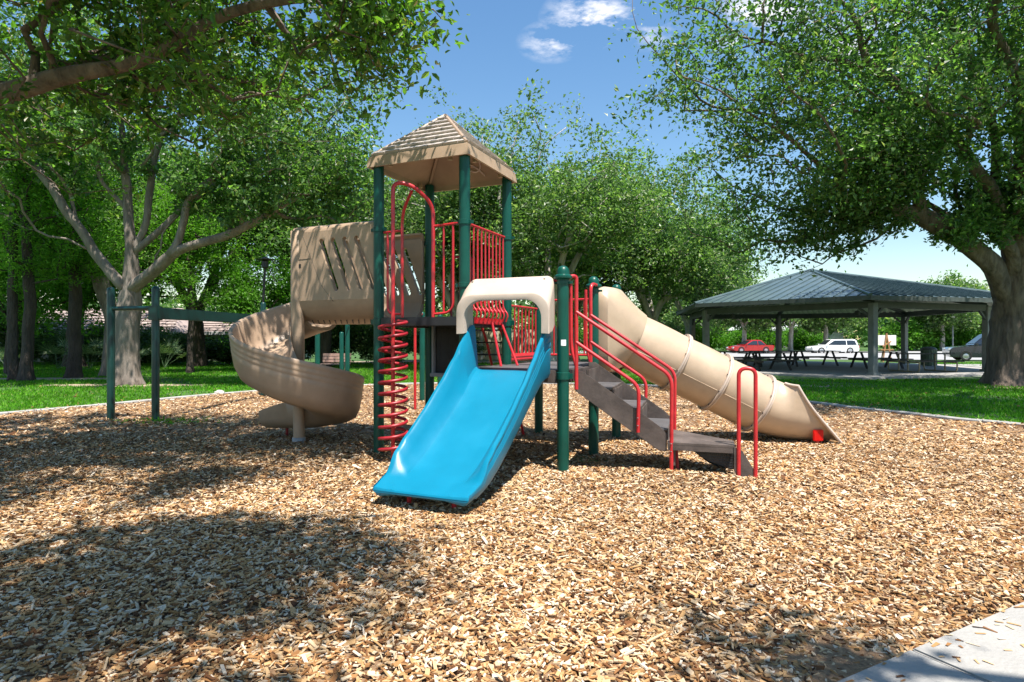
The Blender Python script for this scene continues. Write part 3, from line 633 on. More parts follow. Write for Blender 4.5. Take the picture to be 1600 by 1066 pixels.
# ------------------------------------------------------------------ play structure
u = Vector((.917, -.399, 0)).normalized(); v = Vector((-u.y, u.x, 0)); A0 = Vector((-1.636, 7.39, 0)); s_ = 1.19
def L(a, b, z=0): return A0+u*a+v*b+Vector((0, 0, z))
RZ = math.atan2(u.y, u.x)
PS = empty('play_structure', L(s_, s_), 'large playground structure with brown roofed tower, blue slide, tan tube and spiral slides', 'play structure')
posts = {'A': (0, 0), 'B': (s_, 0), 'C': (0, s_), 'D': (s_, s_), 'G1': (2*s_, 0), 'G2': (2*s_, s_), 'G3': (2*s_, 2*s_), 'E': (s_, 2*s_)}
ZT, ZL = 1.66, 1.065; EZ = 3.49
for k, (a, b) in posts.items():
    p = L(a, b); hi_ = k in 'ABCD'; z0 = G(p.x, p.y)-.12; top = 3.56 if hi_ else 2.05
    o = MB().lathe([(.064, z0), (.064, top)], p, 24).build('tower_post' if hi_ else 'deck_post', M['green'], PS)
    def clamp(z, h=.05, r=.074):
        mb = MB().lathe([(.0645, z-h/2-.004), (r, z-h/2), (r, z+h/2), (.0645, z+h/2+.004)], p, 24, cap=False)
        mb.box(p+u*.085+Vector((0, 0, z)), (.05, .022, h*.8), RZ); mb.box(p-u*.085+Vector((0, 0, z)), (.05, .022, h*.8), RZ); mb.box(p+v*.08+Vector((0, 0, z)), (.022, .05, h*.8), RZ)
        mb.build('clamp', M['green'], o)
    if hi_:
        clamp(2.74); clamp(ZT-.05, .075)
        if k in 'BD': clamp(ZL-.06, .07); clamp(2.02)
    else:
        clamp(ZL-.06, .07)
        MB().lathe([(.0645, 2.03), (.098, 2.045), (.102, 2.06), (.098, 2.075), (.07, 2.09), (.068, 2.12), (.06, 2.15), (.042, 2.173), (.018, 2.182), (.002, 2.184)], p, 24).build('post_cap', M['green'], o)
        clamp(2.0, .03, .072)
    if k == 'G1':
        mb = MB()
        d = Vector((-.10, -1, 0)).normalized(); t = Vector((1, -.1, 0)).normalized(); c = p+d*.0655+Vector((0, 0, 1.365)); c = p+Vector((0, 0, 1.36))
        rings = []
        for zz in (-.032, .032): rings.append([p+Vector((math.sin(a)*.0658, -math.cos(a)*.0658, 1.36+zz)) for a in [R(x) for x in range(-24, 25, 6)]])
        mb.loft(rings, closed=False); mb.build('sticker', M['white'], o)
# decks
def deck(a, b, z, name='deck', m=M['perfd'], em=M['blk'], th=.11):
    i = .066; o = MB().box(L(a+s_/2, b+s_/2, z-.02), (s_-2*i-.004, s_-2*i-.004, .04), RZ).build(name, m, PS, bevel=.006)
    for (p, q) in (((a, b), (a+s_, b)), ((a, b+s_), (a+s_, b+s_)), ((a, b), (a, b+s_)), ((a+s_, b), (a+s_, b+s_))):
        dp = L(*q)-L(*p); dn = dp.normalized(); MB().beam(L(*p, z-th/2)+dn*.067, L(*q, z-th/2)-dn*.067, .05, th).build('deck_edge', em, o, bevel=.006)
deck(0, 0, ZT, 'tower_deck'); deck(s_, 0, ZL, 'low_deck', em=M['step'], th=.14); deck(s_, s_, ZL, 'low_deck', em=M['step'], th=.14)
# black step box between decks below the tower, perforated
mb = MB().box(L(s_*.30, s_-.05, 1.25), (.50, .03, .66), RZ); o = mb.build('enclosure_panel', M['perf'], PS, bevel=.008)
MB().box(L(.115, s_-.085, 1.25), (.04, .06, .72), RZ).build('panel_frame', M['grey'], o, bevel=.008)
MB().box(L(.34, s_-.10, .905), (.5, .10, .05), RZ).build('panel_frame', M['grey'], o, bevel=.008)
# barriers: rails and bars
BAR = MB().lathe([(.0115, 0), (.0115, 1)], (0, 0, 0), 8).mesh('bar', M['red'], .7)
BARD = MB().lathe([(.0115, 0), (.0115, 1)], (0, 0, 0), 8).mesh('bar', M['dred'], .7)
def barrier(p, q, z0, z1, n, m=M['red'], bar=BAR, rail=.017, name='barrier', inset=.085):
    p, q = Vector(p), Vector(q); d = (q-p).normalized(); p = p+d*inset; q = q-d*inset
    o = MB().tube([p+Vector((0, 0, z1)), q+Vector((0, 0, z1))], rail, 10).tube([p+Vector((0, 0, z0)), q+Vector((0, 0, z0))], rail, 10).build(name, m, PS)
    for i in range(n):
        c = p.lerp(q, (i+.35)/(n-.3)); b = bpy.data.objects.new('bar', bar); COL.objects.link(b); b.parent = o; b.location = (c.x, c.y, z0); b.scale = (1, 1, z1-z0)
        b.location = (c.x, c.y, z0)
    return o
barrier(L(s_, 0), L(s_, s_), ZT+.09, 2.74, 10)
barrier(L(s_, s_), L(s_, 2*s_), ZL+.12, 1.85, 8)
barrier(L(s_, 2*s_), L(2*s_, 2*s_), ZL+.10, 1.98, 9)
o = barrier(L(s_, s_*1.02), L(s_, 2*s_), ZL+.055, 1.16, 0, rail=.03, name='kick_rail')
# lower bowed rails of the tower bubble panel, seen through the slide hood
for i in range(9):
    t = .10+.8*i/8; c = L(s_+.02, s_*t*.92+.02)
    MB().tube(arc_path([c+Vector((0, 0, 1.99)), c+u*.01+Vector((0, 0, 1.80)), c+u*.085+Vector((0, 0, 1.71)), c+u*.05+Vector((0, 0, 1.62))], .08), .0105, 8).build('lower_bar', M['red'], PS)
MB().box(L(s_+.03, s_*.48, 1.615), (.05, .75, .075), RZ).build('red_toe_board', M['red'], PS, bevel=.006)
# access ladder behind the tower: dark rungs, red side rails
lad = MB().tube(arc_path([L(.32, s_+.05, 1.72), L(.34, s_+.25, 1.45), L(.36, s_+.85, 0)], .2), .019, 10).build('ladder', M['dred'], PS)
for aa in (.75, 1.02): MB().tube(arc_path([L(aa, s_+.05, 1.66), L(aa+.03, s_+.22, 1.4), L(aa+.06, s_+.85, 0)], .2), .019, 10).build('ladder_rail', M['red'], lad)
for i in range(7):
    t = i/6; MB().beam(L(.36, s_+.18+.5*t, 1.52-1.02*t), L(1.08, s_+.18+.5*t, 1.52-1.02*t), .09, .022).build('rung', M['blk'], lad)
for aa in (.30, .62):  # low deck climbing rails leaning against the tower deck
    MB().tube([L(s_+.12+aa*.3, .28+aa*.9, ZL), L(s_+.05, .36+aa*.9, ZT-.06)], .016, 8).build('lean_rail', M['red'], lad)
MB().tube(arc_path([L(.30, s_+.08, ZT), L(.30, s_+.1, 2.55), L(.62, s_+.1, 2.55), L(.62, s_+.08, ZT)], .1), .016, 10).build('grab_loop', M['dred'], PS)
MB().tube([L(.46, s_+.08, ZT), L(.46, s_+.09, 2.5)], .012, 8).build('grab_loop', M['dred'], PS)
# front of the tower: coil climber, arch and small barriers
q = L(.45, -.35); zq = G(q.x, q.y)
coil = empty('x', (0, 0, 0), None, None); bpy.data.objects.remove(coil)
t3 = L(.79, -.03); t2 = L(.36, -.03)
pole = MB().tube(arc_path([q+Vector((0, 0, zq-.1)), q+Vector((0, 0, 3.20)), L(.62, -.22, 3.18), t3+Vector((0, 0, 2.98)), t3+Vector((0, 0, ZT-.03))], .14, 8), .0225, 14).build('coil_climber', M['red'], PS)
mb = MB().tube(arc_path([t2+Vector((0, 0, ZT-.03)), t2+Vector((0, 0, 2.92)), L(.60, -.19, 3.12)], .2, 8), .019, 12); mb.build('arch_rail', M['red'], pole)
turns = 12; path = []
for i in range(turns*24+1):
    a = 2*math.pi*i/24; z = zq+.10+(1.60-zq-.10)*i/(turns*24); path.append(q+Vector((math.cos(a+.6)*.155, math.sin(a+.6)*.155, z)))
path.append(path[-1].lerp(L(.30, -.12, 1.62), .6)); path.append(L(.28, -.06, 1.60))
MB().tube(path, .0185, 10).build('coil', M['dred'], pole)
# small loop barriers left and right of the arch
a1 = L(.10, 0); a2 = L(.31, -.02)
MB().tube(arc_path([a1-u*.02+Vector((0, 0, 2.70)), t2+Vector((0, 0, 2.70))], .02), .015, 10).tube(arc_path([a1+u*.03+Vector((0, 0, 2.70)), a1+u*.03+Vector((0, 0, ZT+.04)), t2+Vector((0, 0, ZT+.04))], .14, 8), .015, 10).build('loop_barrier', M['red'], PS)
MB().tube([t3+Vector((0, 0, 2.72)), L(s_-.08, 0, 2.74)], .015, 10).tube(arc_path([L(s_-.15, 0, 2.735), L(s_-.15, 0, ZT+.05), t3+Vector((0, 0, ZT+.03))], .14, 8), .015, 10).tube([L(.92, -.01, 2.72), L(.92, -.01, ZT+.05)], .012, 8).build('loop_barrier', M['red'], PS)
MB().beam(L(.07, -.05, ZT-.055), L(s_-.07, -.05, ZT-.055), .02, .10).build('deck_face', M['blk'], PS, bevel=.004)
# roof
RC = L(s_/2, s_/2); hf = .70
def rc(i, h, z):
    sg = ((-1, -1), (1, -1), (1, 1), (-1, 1))[i]; return RC+u*h*sg[0]+v*h*sg[1]+Vector((0, 0, z))
apex = RC+Vector((0, 0, 4.25))
mb = MB(); B0 = [rc(i, hf, EZ) for i in range(4)]; B1 = [rc(i, hf-.02, EZ+.13) for i in range(4)]; B2 = [rc(i, hf-.045, EZ+.145) for i in range(4)]
I0 = [rc(i, hf-.03, EZ) for i in range(4)]; I1 = [rc(i, hf-.05, EZ+.06) for i in range(4)]
mb.loft([I1, I0, B0, B1, B2]); n0 = len(mb.v); mb.v.append(tuple(apex-Vector((0, 0, .012)))); b2 = n0-4
for i in range(4): mb.f.append((b2+i, b2+(i+1) % 4, n0))
mb.v.append(tuple(apex-Vector((0, 0, .10))))
for i in range(4): mb.f.append(((i+1) % 4, i, n0+1))
roof = mb.build('tower_roof', M['tan'], PS, smooth=.3)
def clip(poly, n, d):
    out = []
    for i in range(len(poly)):
        a, b = poly[i], poly[(i+1) % len(poly)]; da, db = a.dot(n)-d, b.dot(n)-d
        if da >= 0: out.append(a)
        if (da >= 0) != (db >= 0): out.append(a+(b-a)*(da/(da-db)))
    return out
def face_frame(c0, c1, ap):
    e = (c1-c0).normalized(); nn = (c1-c0).cross(ap-c0).normalized(); 
    if nn.z < 0: nn = -nn
    up_ = nn.cross(e)
    if up_.dot(ap-c0) < 0: up_ = -up_
    return e, up_, nn
for fi in range(4):
    c0, c1 = B2[fi], B2[(fi+1) % 4]; e, up_, nn = face_frame(c0, c1, apex); Hh = (apex-c0).dot(up_); Wd = (c1-c0).length
    rows = 8; tri_ = [c0, c1, apex]; n1 = nn.cross(apex-c0).normalized(); n1 = n1 if n1.dot(c1-c0) > 0 else -n1; n2 = nn.cross(apex-c1).normalized(); n2 = n2 if n2.dot(c0-c1) > 0 else -n2
    for r_ in range(rows):
        y0, y1 = Hh*r_/rows, Hh*(r_+1)/rows+.012; wd_ = .20; off = -(r_ % 2)*wd_/2
        k = 0
        while off+k*wd_ < Wd:
            x0, x1 = off+k*wd_+.004, off+(k+1)*wd_-.004; k += 1
            poly = [c0+e*x0+up_*y0, c0+e*x1+up_*y0, c0+e*x1+up_*y1, c0+e*x0+up_*y1]
            poly = clip(poly, n1, c0.dot(n1)+.018); poly = clip(poly, n2, c1.dot(n2)+.018) if len(poly) > 2 else poly
            if len(poly) < 3: continue
            ar = sum(((poly[i]-poly[0]).cross(poly[i+1]-poly[0])).length for i in range(1, len(poly)-1))/2
            if ar < .0008: continue
            rj = random.Random(fi*1000+r_*50+k).uniform(0, .004)
            top = [p+nn*((.030+rj)*(1-((p-c0).dot(up_)-y0)/(y1-y0))+.003) for p in poly]
            m_ = MB(); n = len(poly); m_.add([p-nn*.004 for p in poly]+top, [tuple(range(n))[::-1], tuple(range(n, 2*n))]+[(i, (i+1) % n, n+(i+1) % n, n+i) for i in range(n)])
            m_.build('shingle', M['shingle'], roof, smooth=None)
    MB().tube([c0.lerp(apex, .0)+Vector((0, 0, .008)), apex+Vector((0, 0, .012))], .021, 8).build('hip_ridge', M['tan'], roof)
for i in range(4):
    MB().beam(rc(i, hf-.10, EZ+.09), apex-Vector((0, 0, .13)), .035, .04).build('roof_rib', M['tan'], roof)
for (a, b) in ((.2, -.03), (s_-.2, .02), (s_+.02, .22), (s_+.02, s_-.25), (-.02, s_-.2)):
    MB().lathe([(.03, 0), (.028, .05), (.02, .055)], L(a, b, EZ-.005), 12).build('roof_boss', M['tan'], roof)
MB().lathe([(.05, 0), (.04, .03), (.012, .05)], apex-Vector((0, 0, .02)), 4).build('roof_peak', M['tan'], roof)
# pale looping scrawl on the underside of the far roof face (two loops and a tail)
c0, c1 = rc(2, hf-.05, EZ+.06), rc(3, hf-.05, EZ+.06); ap2 = apex-Vector((0, 0, .10)); e, up_, nn = face_frame(c0, c1, ap2)
if e.dot(u) < 0: e = -e
mid = (c0+c1)/2; nn2 = -nn
pts = []
for i in range(40):
    t = i/39; a = 2.2+t*7.6; rr_ = .17-.08*t; pts.append(mid+e*(.18+rr_*math.cos(a)*.75)+up_*(.30+rr_*math.sin(a)+.02*t)+nn2*.014)
for i in range(1, 12): pts.append(pts[39]+(e*.17-up_*.20)*(i/11)+up_*.03*math.sin(i/11*3.1))
MB().tube(pts, .010, 6).build('scrawl', M['chalk'], roof)
# blue double slide
cw = 1.5*s_
def zbed(l):
    K = [(0, 1.062), (.12, 1.052), (.28, .985), (.6, .80), (1.0, .56), (1.35, .36), (1.6, .245), (1.8, .185), (1.93, .160), (1.98, .148), (2.03, .130)]
    for (a, za), (b, zb) in zip(K, K[1:]):
        if l <= b: t = (l-a)/(b-a); return za+(zb-za)*t
    return K[-1][1]
def hw(l):
    K = [(0, .50), (.12, .48), (.3, .40), (.5, .33), (.8, .275), (1.2, .235), (1.5, .21), (1.66, .17), (1.84, .03), (2.03, .012)]
    for (a, za), (b, zb) in zip(K, K[1:]):
        if l <= b: t = (l-a)/(b-a); t = t*t*(3-2*t); return za+(zb-za)*t
    return .01
rings = []; NL = 64
for i in range(NL+1):
    l = 2.03*i/NL; zb = sum(zbed(max(0, min(2.03, l+d))) for d in (-.08, -.04, 0, .04, .08))/5; h = hw(l); o_ = .478-.02*max(0, (l-1.6)/.43)**2
    fl = .05+.075*min(1, l/.6); bw = o_-.045-fl*1.0
    f = max(0, (1.9-l)/1.9) if l < 1.9 else 0
    half = [(bw*.0, zb), (bw*.5, zb), (bw-.05, zb), (bw-.012, zb+.008), (bw+.012, zb+.035*min(1, h/.1)), (bw+fl*.6, zb+h*.55), (bw+fl*.92, zb+h*.92), (bw+fl+.012, zb+h), (o_-.006, zb+h), (o_, zb+h-.012)]
    for q_ in (.25, .38, .51): # moulded grooves on the outer face
        gd = .007*min(1, h/.15); half += [(o_-.001, zb+h*(1-q_)+.012), (o_-gd, zb+h*(1-q_)), (o_-.001, zb+h*(1-q_)-.012)]
    half += [(o_-.01, zb-.03), (o_-.03, zb-.075 if l < 1.9 else zb-.06), (o_-.06, zb-.07), (bw-.05, zb-.045), (0, zb-.045)]
    left = [(-w, z) for (w, z) in half[::-1]][1:-1]
    ring = [L(cw+w, -.055-l*.905, z) for (w, z) in half+left]
    rings.append(ring)
cen_ = lambda r: sum(r, Vector())/len(r)
for (dl, sc_) in ((.012, .86), (.019, .55), (.022, .2)):
    base_ = rings[NL]; zt_ = [p.z for p in base_]; new = []
    for idx, p in enumerate(base_):
        mz = zbed(2.03)-.022; new.append(Vector((p.x, p.y, mz+(p.z-mz)*sc_))-v*dl-v*0)
    rings.append(new)
bs = MB().loft(rings, capa=True, capb=True).build('blue_slide', M['blue'], PS, smooth=.5)
for w in (-.22, .22): MB().lathe([(.02, 0), (.02, .17)], L(cw+w, -1.72, -.04), 12).build('slide_foot', M['red'], bs)
MB().tube([L(cw-.22, -1.72, .09), L(cw+.22, -1.72, .09)], .016, 8).build('foot_bar', M['red'], bs)
# tan hood over the blue slide
def arch(l, hwid, zt, zb0, rad_, n=10, dl=0):
    P = [L(cw-hwid, -l, zb0)]
    for k in range(n+1):
        a = math.pi-(math.pi/2)*k/n; P.append(L(cw-hwid+rad_+rad_*math.cos(a), -l, zt-rad_+rad_*math.sin(a)))
    for k in range(n+1):
        a = math.pi/2-(math.pi/2)*k/n; P.append(L(cw+hwid-rad_+rad_*math.cos(a), -l, zt-rad_+rad_*math.sin(a)))
    P.append(L(cw+hwid, -l, zb0)); return P
hd = [arch(.02, .50, 2.055, 1.56, .07), arch(.035, .512, 2.078, 1.55, .09), arch(.06, .517, 2.07, 1.54, .10), arch(.16, .53, 2.00, 1.48, .13), arch(.25, .54, 1.91, 1.47, .17), arch(.29, .545, 1.885, 1.455, .19), arch(.30, .535, 1.87, 1.455, .19), arch(.29, .455, 1.82, 1.46, .20), arch(.24, .445, 1.815, 1.47, .20), arch(.10, .475, 1.90, 1.52, .13), arch(.03, .47, 1.93, 1.54, .09), arch(.02, .50, 2.055, 1.56, .07)]
MB().loft(hd, closed=False).build('slide_hood', M['hood'], bs, smooth=.9)
for w in (-.44, .42): MB().lathe([(.012, 0), (.012, .01)], L(cw+w, -.10, 2.035), 8).build('hood_bolt', M['blk'], bs)
MB().tube([L(s_+.06, 0, 2.03), L(2*s_-.06, 0, 2.03)], .016, 10).build('hood_rail', M['red'], PS)
# spiral slide
a0, b0 = -1.36, .10; rho = .445
def zsp(ph):
    K = [(0, 1.60), (45, 1.42), (90, 1.20), (135, .98), (180, .78), (225, .60), (270, .44), (315, .31), (360, .23), (420, .20)]
    for (a, za), (b, zb) in zip(K, K[1:]):
        if ph <= b: return za+(zb-za)*(ph-a)/(b-a)
    return .2
inner = [(-.375, .46), (-.37, .22), (-.33, .08), (-.22, .015), (0, 0), (.2, .015), (.32, .07), (.375, .18), (.395, .34), (.41, .49), (.43, .515), (.46, .52)]
outer = [(.475, .50), (.465, .46), (.455, .44), (.462, .425), (.452, .395), (.445, .38), (.452, .365), (.442, .335), (.435, .32), (.442, .305), (.43, .25), (.405, .13), (.34, .02), (.21, -.035), (0, -.045), (-.23, -.03), (-.36, .05), (-.40, .2), (-.405, .47), (-.39, .485)]
rings = []
steps = [i*5 for i in range(73)]
for ph in steps:
    a = R(ph); z = sum(zsp(max(0, ph+d)) for d in (-15, -7, 0, 7, 15))/5; sc_ = 1 if ph < 330 else 1-(ph-330)/30*.28
    rings.append([L(a0-(rho+w*.86)*math.sin(a), b0+(rho+w*.86)*math.cos(a), z-.02+(h*1.08*sc_ if h > .1 else h)) for (w, h) in inner+outer])
for i in range(1, 15):
    t = i/14; z = .23-.05*t; sc_ = .74-.30*t**1.5
    rings.append([L(a0-.82*t, b0+rho+w*.86, z-.02+(h*1.08*sc_ if h > .1 else h)) for (w, h) in inner+outer])
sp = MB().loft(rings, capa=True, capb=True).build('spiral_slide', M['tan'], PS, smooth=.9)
cc = L(a0, b0); zc = G(cc.x, cc.y)
MB().lathe([(.074, zc-.1), (.074, 2.75)], cc, 24).build('spiral_column', M['tan'], sp)
MB().lathe([(.086, zc-.05), (.086, zc+.06), (.078, zc+.07)], cc, 24).build('column_collar', M['grey'], sp)
pp = L(-2.0, .55); MB().lathe([(.02, -.1), (.02, .2)], pp, 12).build('slide_foot', M['dred'], sp)
# chute: curved floor and lower walls, flat slotted walls, rolled top
def chute_ring(a):
    t = -a/1.36; zf = 1.62-.0*t; P = []
    cin = [(.09, 1.93), (.10, 1.86), (.15, 1.77), (.25, 1.70), (.42, 1.655), (.595, 1.65), (.77, 1.655), (.94, 1.70), (1.04, 1.77), (1.09, 1.86), (1.10, 1.93)]
    cout = [(1.165, 1.93), (1.155, 1.84), (1.09, 1.72), (.96, 1.65), (.78, 1.61), (.595, 1.60), (.41, 1.61), (.23, 1.65), (.10, 1.72), (.035, 1.84), (.025, 1.93)]
    return [L(a, b, z) for (b, z) in cin+cout]
MB().loft([chute_ring(-.075-i*.1285) for i in range(11)], capa=True, capb=True).build('chute_floor', M['tan'], sp, smooth=.9)
def slotted(bpos, th, sgn):
    """flat wall with four slanted stadium slots, cut as curves"""
    cu = bpy.data.curves.new('w', 'CURVE'); cu.dimensions = '2D'; cu.fill_mode = 'BOTH'; cu.extrude = th/2; cu.bevel_depth = .004; cu.bevel_resolution = 1
    def spl(P):
        s = cu.splines.new('POLY'); s.points.add(len(P)-1)
        for i, p in enumerate(P): s.points[i].co = (p[0], p[1], 0, 1)
        s.use_cyclic_u = True
    aL, aR = (-1.40, -.07)
    spl([(aL, 1.90), (aR, 1.90), (aR, 2.76), (aR-.03, 2.80), (aL+.03, 2.80), (aL, 2.76)])
    for k in range(4):
        p0 = Vector((-.914+.185*k, 2.66)); p1 = Vector((-.678+.193*k, 2.05)); d = (p1-p0).normalized(); nn_ = Vector((-d.y, d.x)); r_ = .040; P = []
        for j in range(9): a = math.pi*j/8; P.append(p0+(-d*math.sin(a)+nn_*math.cos(a))*r_)
        for j in range(9): a = math.pi*j/8; P.append(p1+(d*math.sin(a)-nn_*math.cos(a))*r_)
        spl(P)
    ob = bpy.data.objects.new('w', cu); COL.objects.link(ob); dg = bpy.context.evaluated_depsgraph_get(); me = bpy.data.meshes.new_from_object(ob.evaluated_get(dg))
    bpy.data.objects.remove(ob); 
    for vv in me.vertices: vv.co = L(vv.co.x, bpos+vv.co.z, vv.co.y)
    me.materials.clear(); me.materials.append(M['tan']); return put('chute_wall', me, sp)
slotted(.058, .062, 1); slotted(1.132, .062, -1)
for bb in (.045, 1.145):
    sg = 1 if bb < .5 else -1
    prof = [(bb-.022*sg, 2.76), (bb-.019*sg, 2.82), (bb+.01*sg, 2.865), (bb+.06*sg, 2.885), (bb+.11*sg, 2.875), (bb+.11*sg, 2.85), (bb+.06*sg, 2.858), (bb+.03*sg, 2.83), (bb+.021*sg, 2.76)]
    MB().loft([[L(a, b, z) for b, z in prof] for a in (-1.405, -.9, -.4, -.065)], capa=True, capb=True).build('chute_top_roll', M['tan'], sp, smooth=.9)
# end of the near wall wraps down round the column
prof = []
for k in range(9):
    a = R(-20+200*k/8+90); prof.append((a0-.04+.1*math.cos(a), .105+.098*math.sin(a)))
rg = []
for z in (2.83, 2.4, 2.0, 1.75, 1.45, 1.1): rg.append([L(a0+.105*math.cos(a)*(1 if z > 1.6 else .85), b0+.105*math.sin(a)*(1 if z > 1.6 else .85), z) for a in [R(130+20*k) for k in range(12)]])
mb = MB().loft(rg, closed=False); o = mb.build('column_shroud', M['tan'], sp, smooth=.9); sm = o.modifiers.new('solid', 'SOLIDIFY'); sm.thickness = .02
MB().beam(L(-1.39, .023, 2.44), L(-1.08, .023, 2.445), .006, .006).build('panel_seam', M['blk'], sp)
MB().tube([L(-1.08, .0245, 2.445), L(-1.22, .0245, 2.74)], .003, 5).tube([L(-1.08, .0245, 2.445), L(-.92, .0245, 2.1), L(-.72, .0245, 1.88)], .003, 5).build('panel_seam', M['blk'], sp)
MB().box(L(-1.27, .024, 2.36), (.035, .008, .05), RZ).build('bolt_pocket', M['blk'], sp)
MB().box(L(-1.37, b0+rho+.44, 1.83), (.12, .03, .40), RZ).build('chute_joint', M['tan'], sp, bevel=.01)
# slanting vents below the chute
for i in range(12):
    a = -.2-.095*i; MB().beam(L(a, .23, 1.647), L(a-.13, .41, 1.608), .016, .008).build('floor_vent', M['blk'], sp)
# stairs
sO = Vector((.69, 6.45, 0)); sd_ = Vector((.955, -.296, 0)).normalized(); se = Vector((-sd_.y, sd_.x, 0))
def T(l, e, z): return sO+sd_*l+se*e+Vector((0, 0, z))
SRZ = math.atan2(sd_.y, sd_.x)
def stringer(e, name='stringer', par=None, up=0.0):
    poly = [T(-.02, e, 1.05+up), T(.06, e, 1.05+up), T(.28, e, .90+up), T(.86, e, .50+up), T(.94, e, .42+up), T(.94, e, .24), T(.86, e, .245), T(.30, e, .62), T(-.02, e, .84)]
    return MB().prism(poly, se*.018).build(name, M['step'], par or PS, bevel=.004)
st = stringer(.03, 'staircase'); stringer(.86, par=st, up=.07)
for i in range(3):
    l0 = .10+.285*i; z = .885-.205*i
    MB().box(T(l0+.14, .445, z-.012), (.27, .80, .024), SRZ).build('tread', M['perfd'], st, bevel=.003)
    MB().box(T(l0+.278, .445, z-.06), (.008, .80, .12), SRZ).build('tread_lip', M['step'], st)
    MB().box(T(l0+.004, .445, z+.09), (.008, .80, .18), SRZ).build('riser', M['step'], st)
MB().prism([T(.945, -.02, .315), T(1.60, -.02, .315), T(1.60, .30, .315), T(.945, .80, .335)], (0, 0, .028)).build('wedge_tread', M['step'], st, bevel=.004)
MB().prism([T(.955, 0, .22), T(1.585, 0, .22), T(1.585, 0, .315), T(.955, 0, .315)], se*.014).build('wedge_skirt', M['step'], st) if False else None
MB().prism([T(.95, -.02, .265), T(1.60, -.02, .265), T(1.60, -.02, .315), T(.95, -.02, .315)], se*.012).build('wedge_edge', M['step'], st)
MB().prism([T(1.10, .10, .30), T(1.58, .10, .30), T(1.58, .10, .08), T(1.36, .10, .15)], se*.012).build('skirt_panel', M['perf'], st)
MB().prism([T(1.00, .60, .30), T(1.60, .26, .30), T(1.60, .26, .0), T(1.35, .40, .08)], se*.012).build('skirt_panel', M['perf'], st)
MB().prism([T(1.585, -.03, .335), T(1.66, -.03, .30), T(1.80, -.03, .07), T(1.80, -.03, -.05), T(1.66, -.03, -.05), T(1.585, -.03, .1)], se*.016).build('end_bracket', M['step'], st, bevel=.003)
MB().box(T(1.0, .04, .20), (.05, .05, .2), SRZ).build('broken_bracket', M['step'], st, bevel=.004)
MB().tube([T(1.03, .1, .3), T(1.05, .1, -.05)], .017, 8).build('stair_leg', M['dred'], st)
MB().tube([T(1.0, -.01, .52), T(1.05, -.03, .40), T(.99, -.035, .33)], .003, 4).build('twig', M['wood'], st) if False else None
def rails(e, nearpost):
    o = MB().tube(arc_path([nearpost+Vector((0, 0, 2.06)), T(.0, e, 2.08), T(0, e, .86)], .12, 8), .021, 12).build('handrail', M['red'], st)
    MB().tube(arc_path([T(-.06, e, 2.0), T(-.055, e, 1.3), T(-.0, e, 1.1)], .1), .019, 10).build('rail_upright', M['red'], o)
    MB().tube(arc_path([T(0, e-.005, 1.69), T(.99, e-.005, 1.02), T(.985, e-.005, -.05 if e < .5 else .30)], .11, 8), .0195, 12).build('upper_rail', M['red'], o)
    MB().tube(arc_path([T(0, e-.005, 1.365), T(.66, e-.005, .915), T(.65, e-.005, .43)], .10, 8), .0195, 12).build('lower_rail', M['red'], o)
    for (l, z) in ((.65, .5), (.65, .58), (.985, .33), (.985, .25)): MB().lathe([(.008, 0), (.008, .006)], T(l, e-.03, z), 6).build('rail_bolt', M['steel'], o)
rails(0.0, L(2*s_, 0)+u*.06); rails(.90, L(2*s_, s_)+u*.06)
MB().tube(arc_path([T(1.63, -.03, -.1), T(1.63, -.03, 1.11), T(1.785, -.03, 1.11), T(1.785, -.03, -.1)], .076, 8), .0195, 12).build('grab_rail', M['red'], PS)
# tube slide
def tube_c(i): pass
TY = 8.28; r0 = .385; sl_ = math.atan2(.863, 1.75)
def cring(x, z, ang, r, n=40, a_from=0, a_to=2*math.pi, y=TY):
    out = []
    for k in range(n):
        a = a_from+(a_to-a_from)*k/(n-1 if a_to-a_from < 6.28 else n); c = r*math.cos(a); s = r*math.sin(a)
        out.append(Vector((x+math.sin(ang)*s, y+c, z+math.cos(ang)*s)))
    return out
def sq(cen, hw_, hz, n=40, p=5.0, dirv=v):
    out = []
    for k in range(n):
        a = 2*math.pi*k/n; c, s = math.cos(a), math.sin(a); out.append(cen+dirv*hw_*math.copysign(abs(c)**(2/p), c)+Vector((0, 0, hz*math.copysign(abs(s)**(2/p), s))))
    return out
hood = [sq(L(2*s_+.0, 1.5*s_, 1.53), .50, .54), sq(L(2*s_+.05, 1.5*s_, 1.53), .52, .555), sq(L(2*s_+.16, 1.5*s_-.0, 1.52), .515, .55, p=4)]
end = cring(1.66, 1.365, sl_, r0+.02)
h3 = sq(L(2*s_+.16, 1.5*s_, 1.52), .515, .55, p=4)
for t in (.25, .5, .75, .92): hood.append([a.lerp(b, t) for a, b in zip(h3, end)])
hood.append(end); hood.append(cring(1.665, 1.363, sl_, r0-.01)); hood.append([p.lerp(q_, .5) for p, q_ in zip(cring(1.5, 1.42, sl_, r0-.01), sq(L(2*s_+.16, 1.5*s_, 1.52), .49, .52, p=4))]); hood.append(sq(L(2*s_+.02, 1.5*s_, 1.53), .47, .51))
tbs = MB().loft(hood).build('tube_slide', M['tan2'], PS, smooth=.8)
def ax_(t): return (1.60+t*math.cos(sl_), 1.395-t*math.sin(sl_))
segs = [(.03, .72), (.72, 1.33), (1.33, 1.97)]
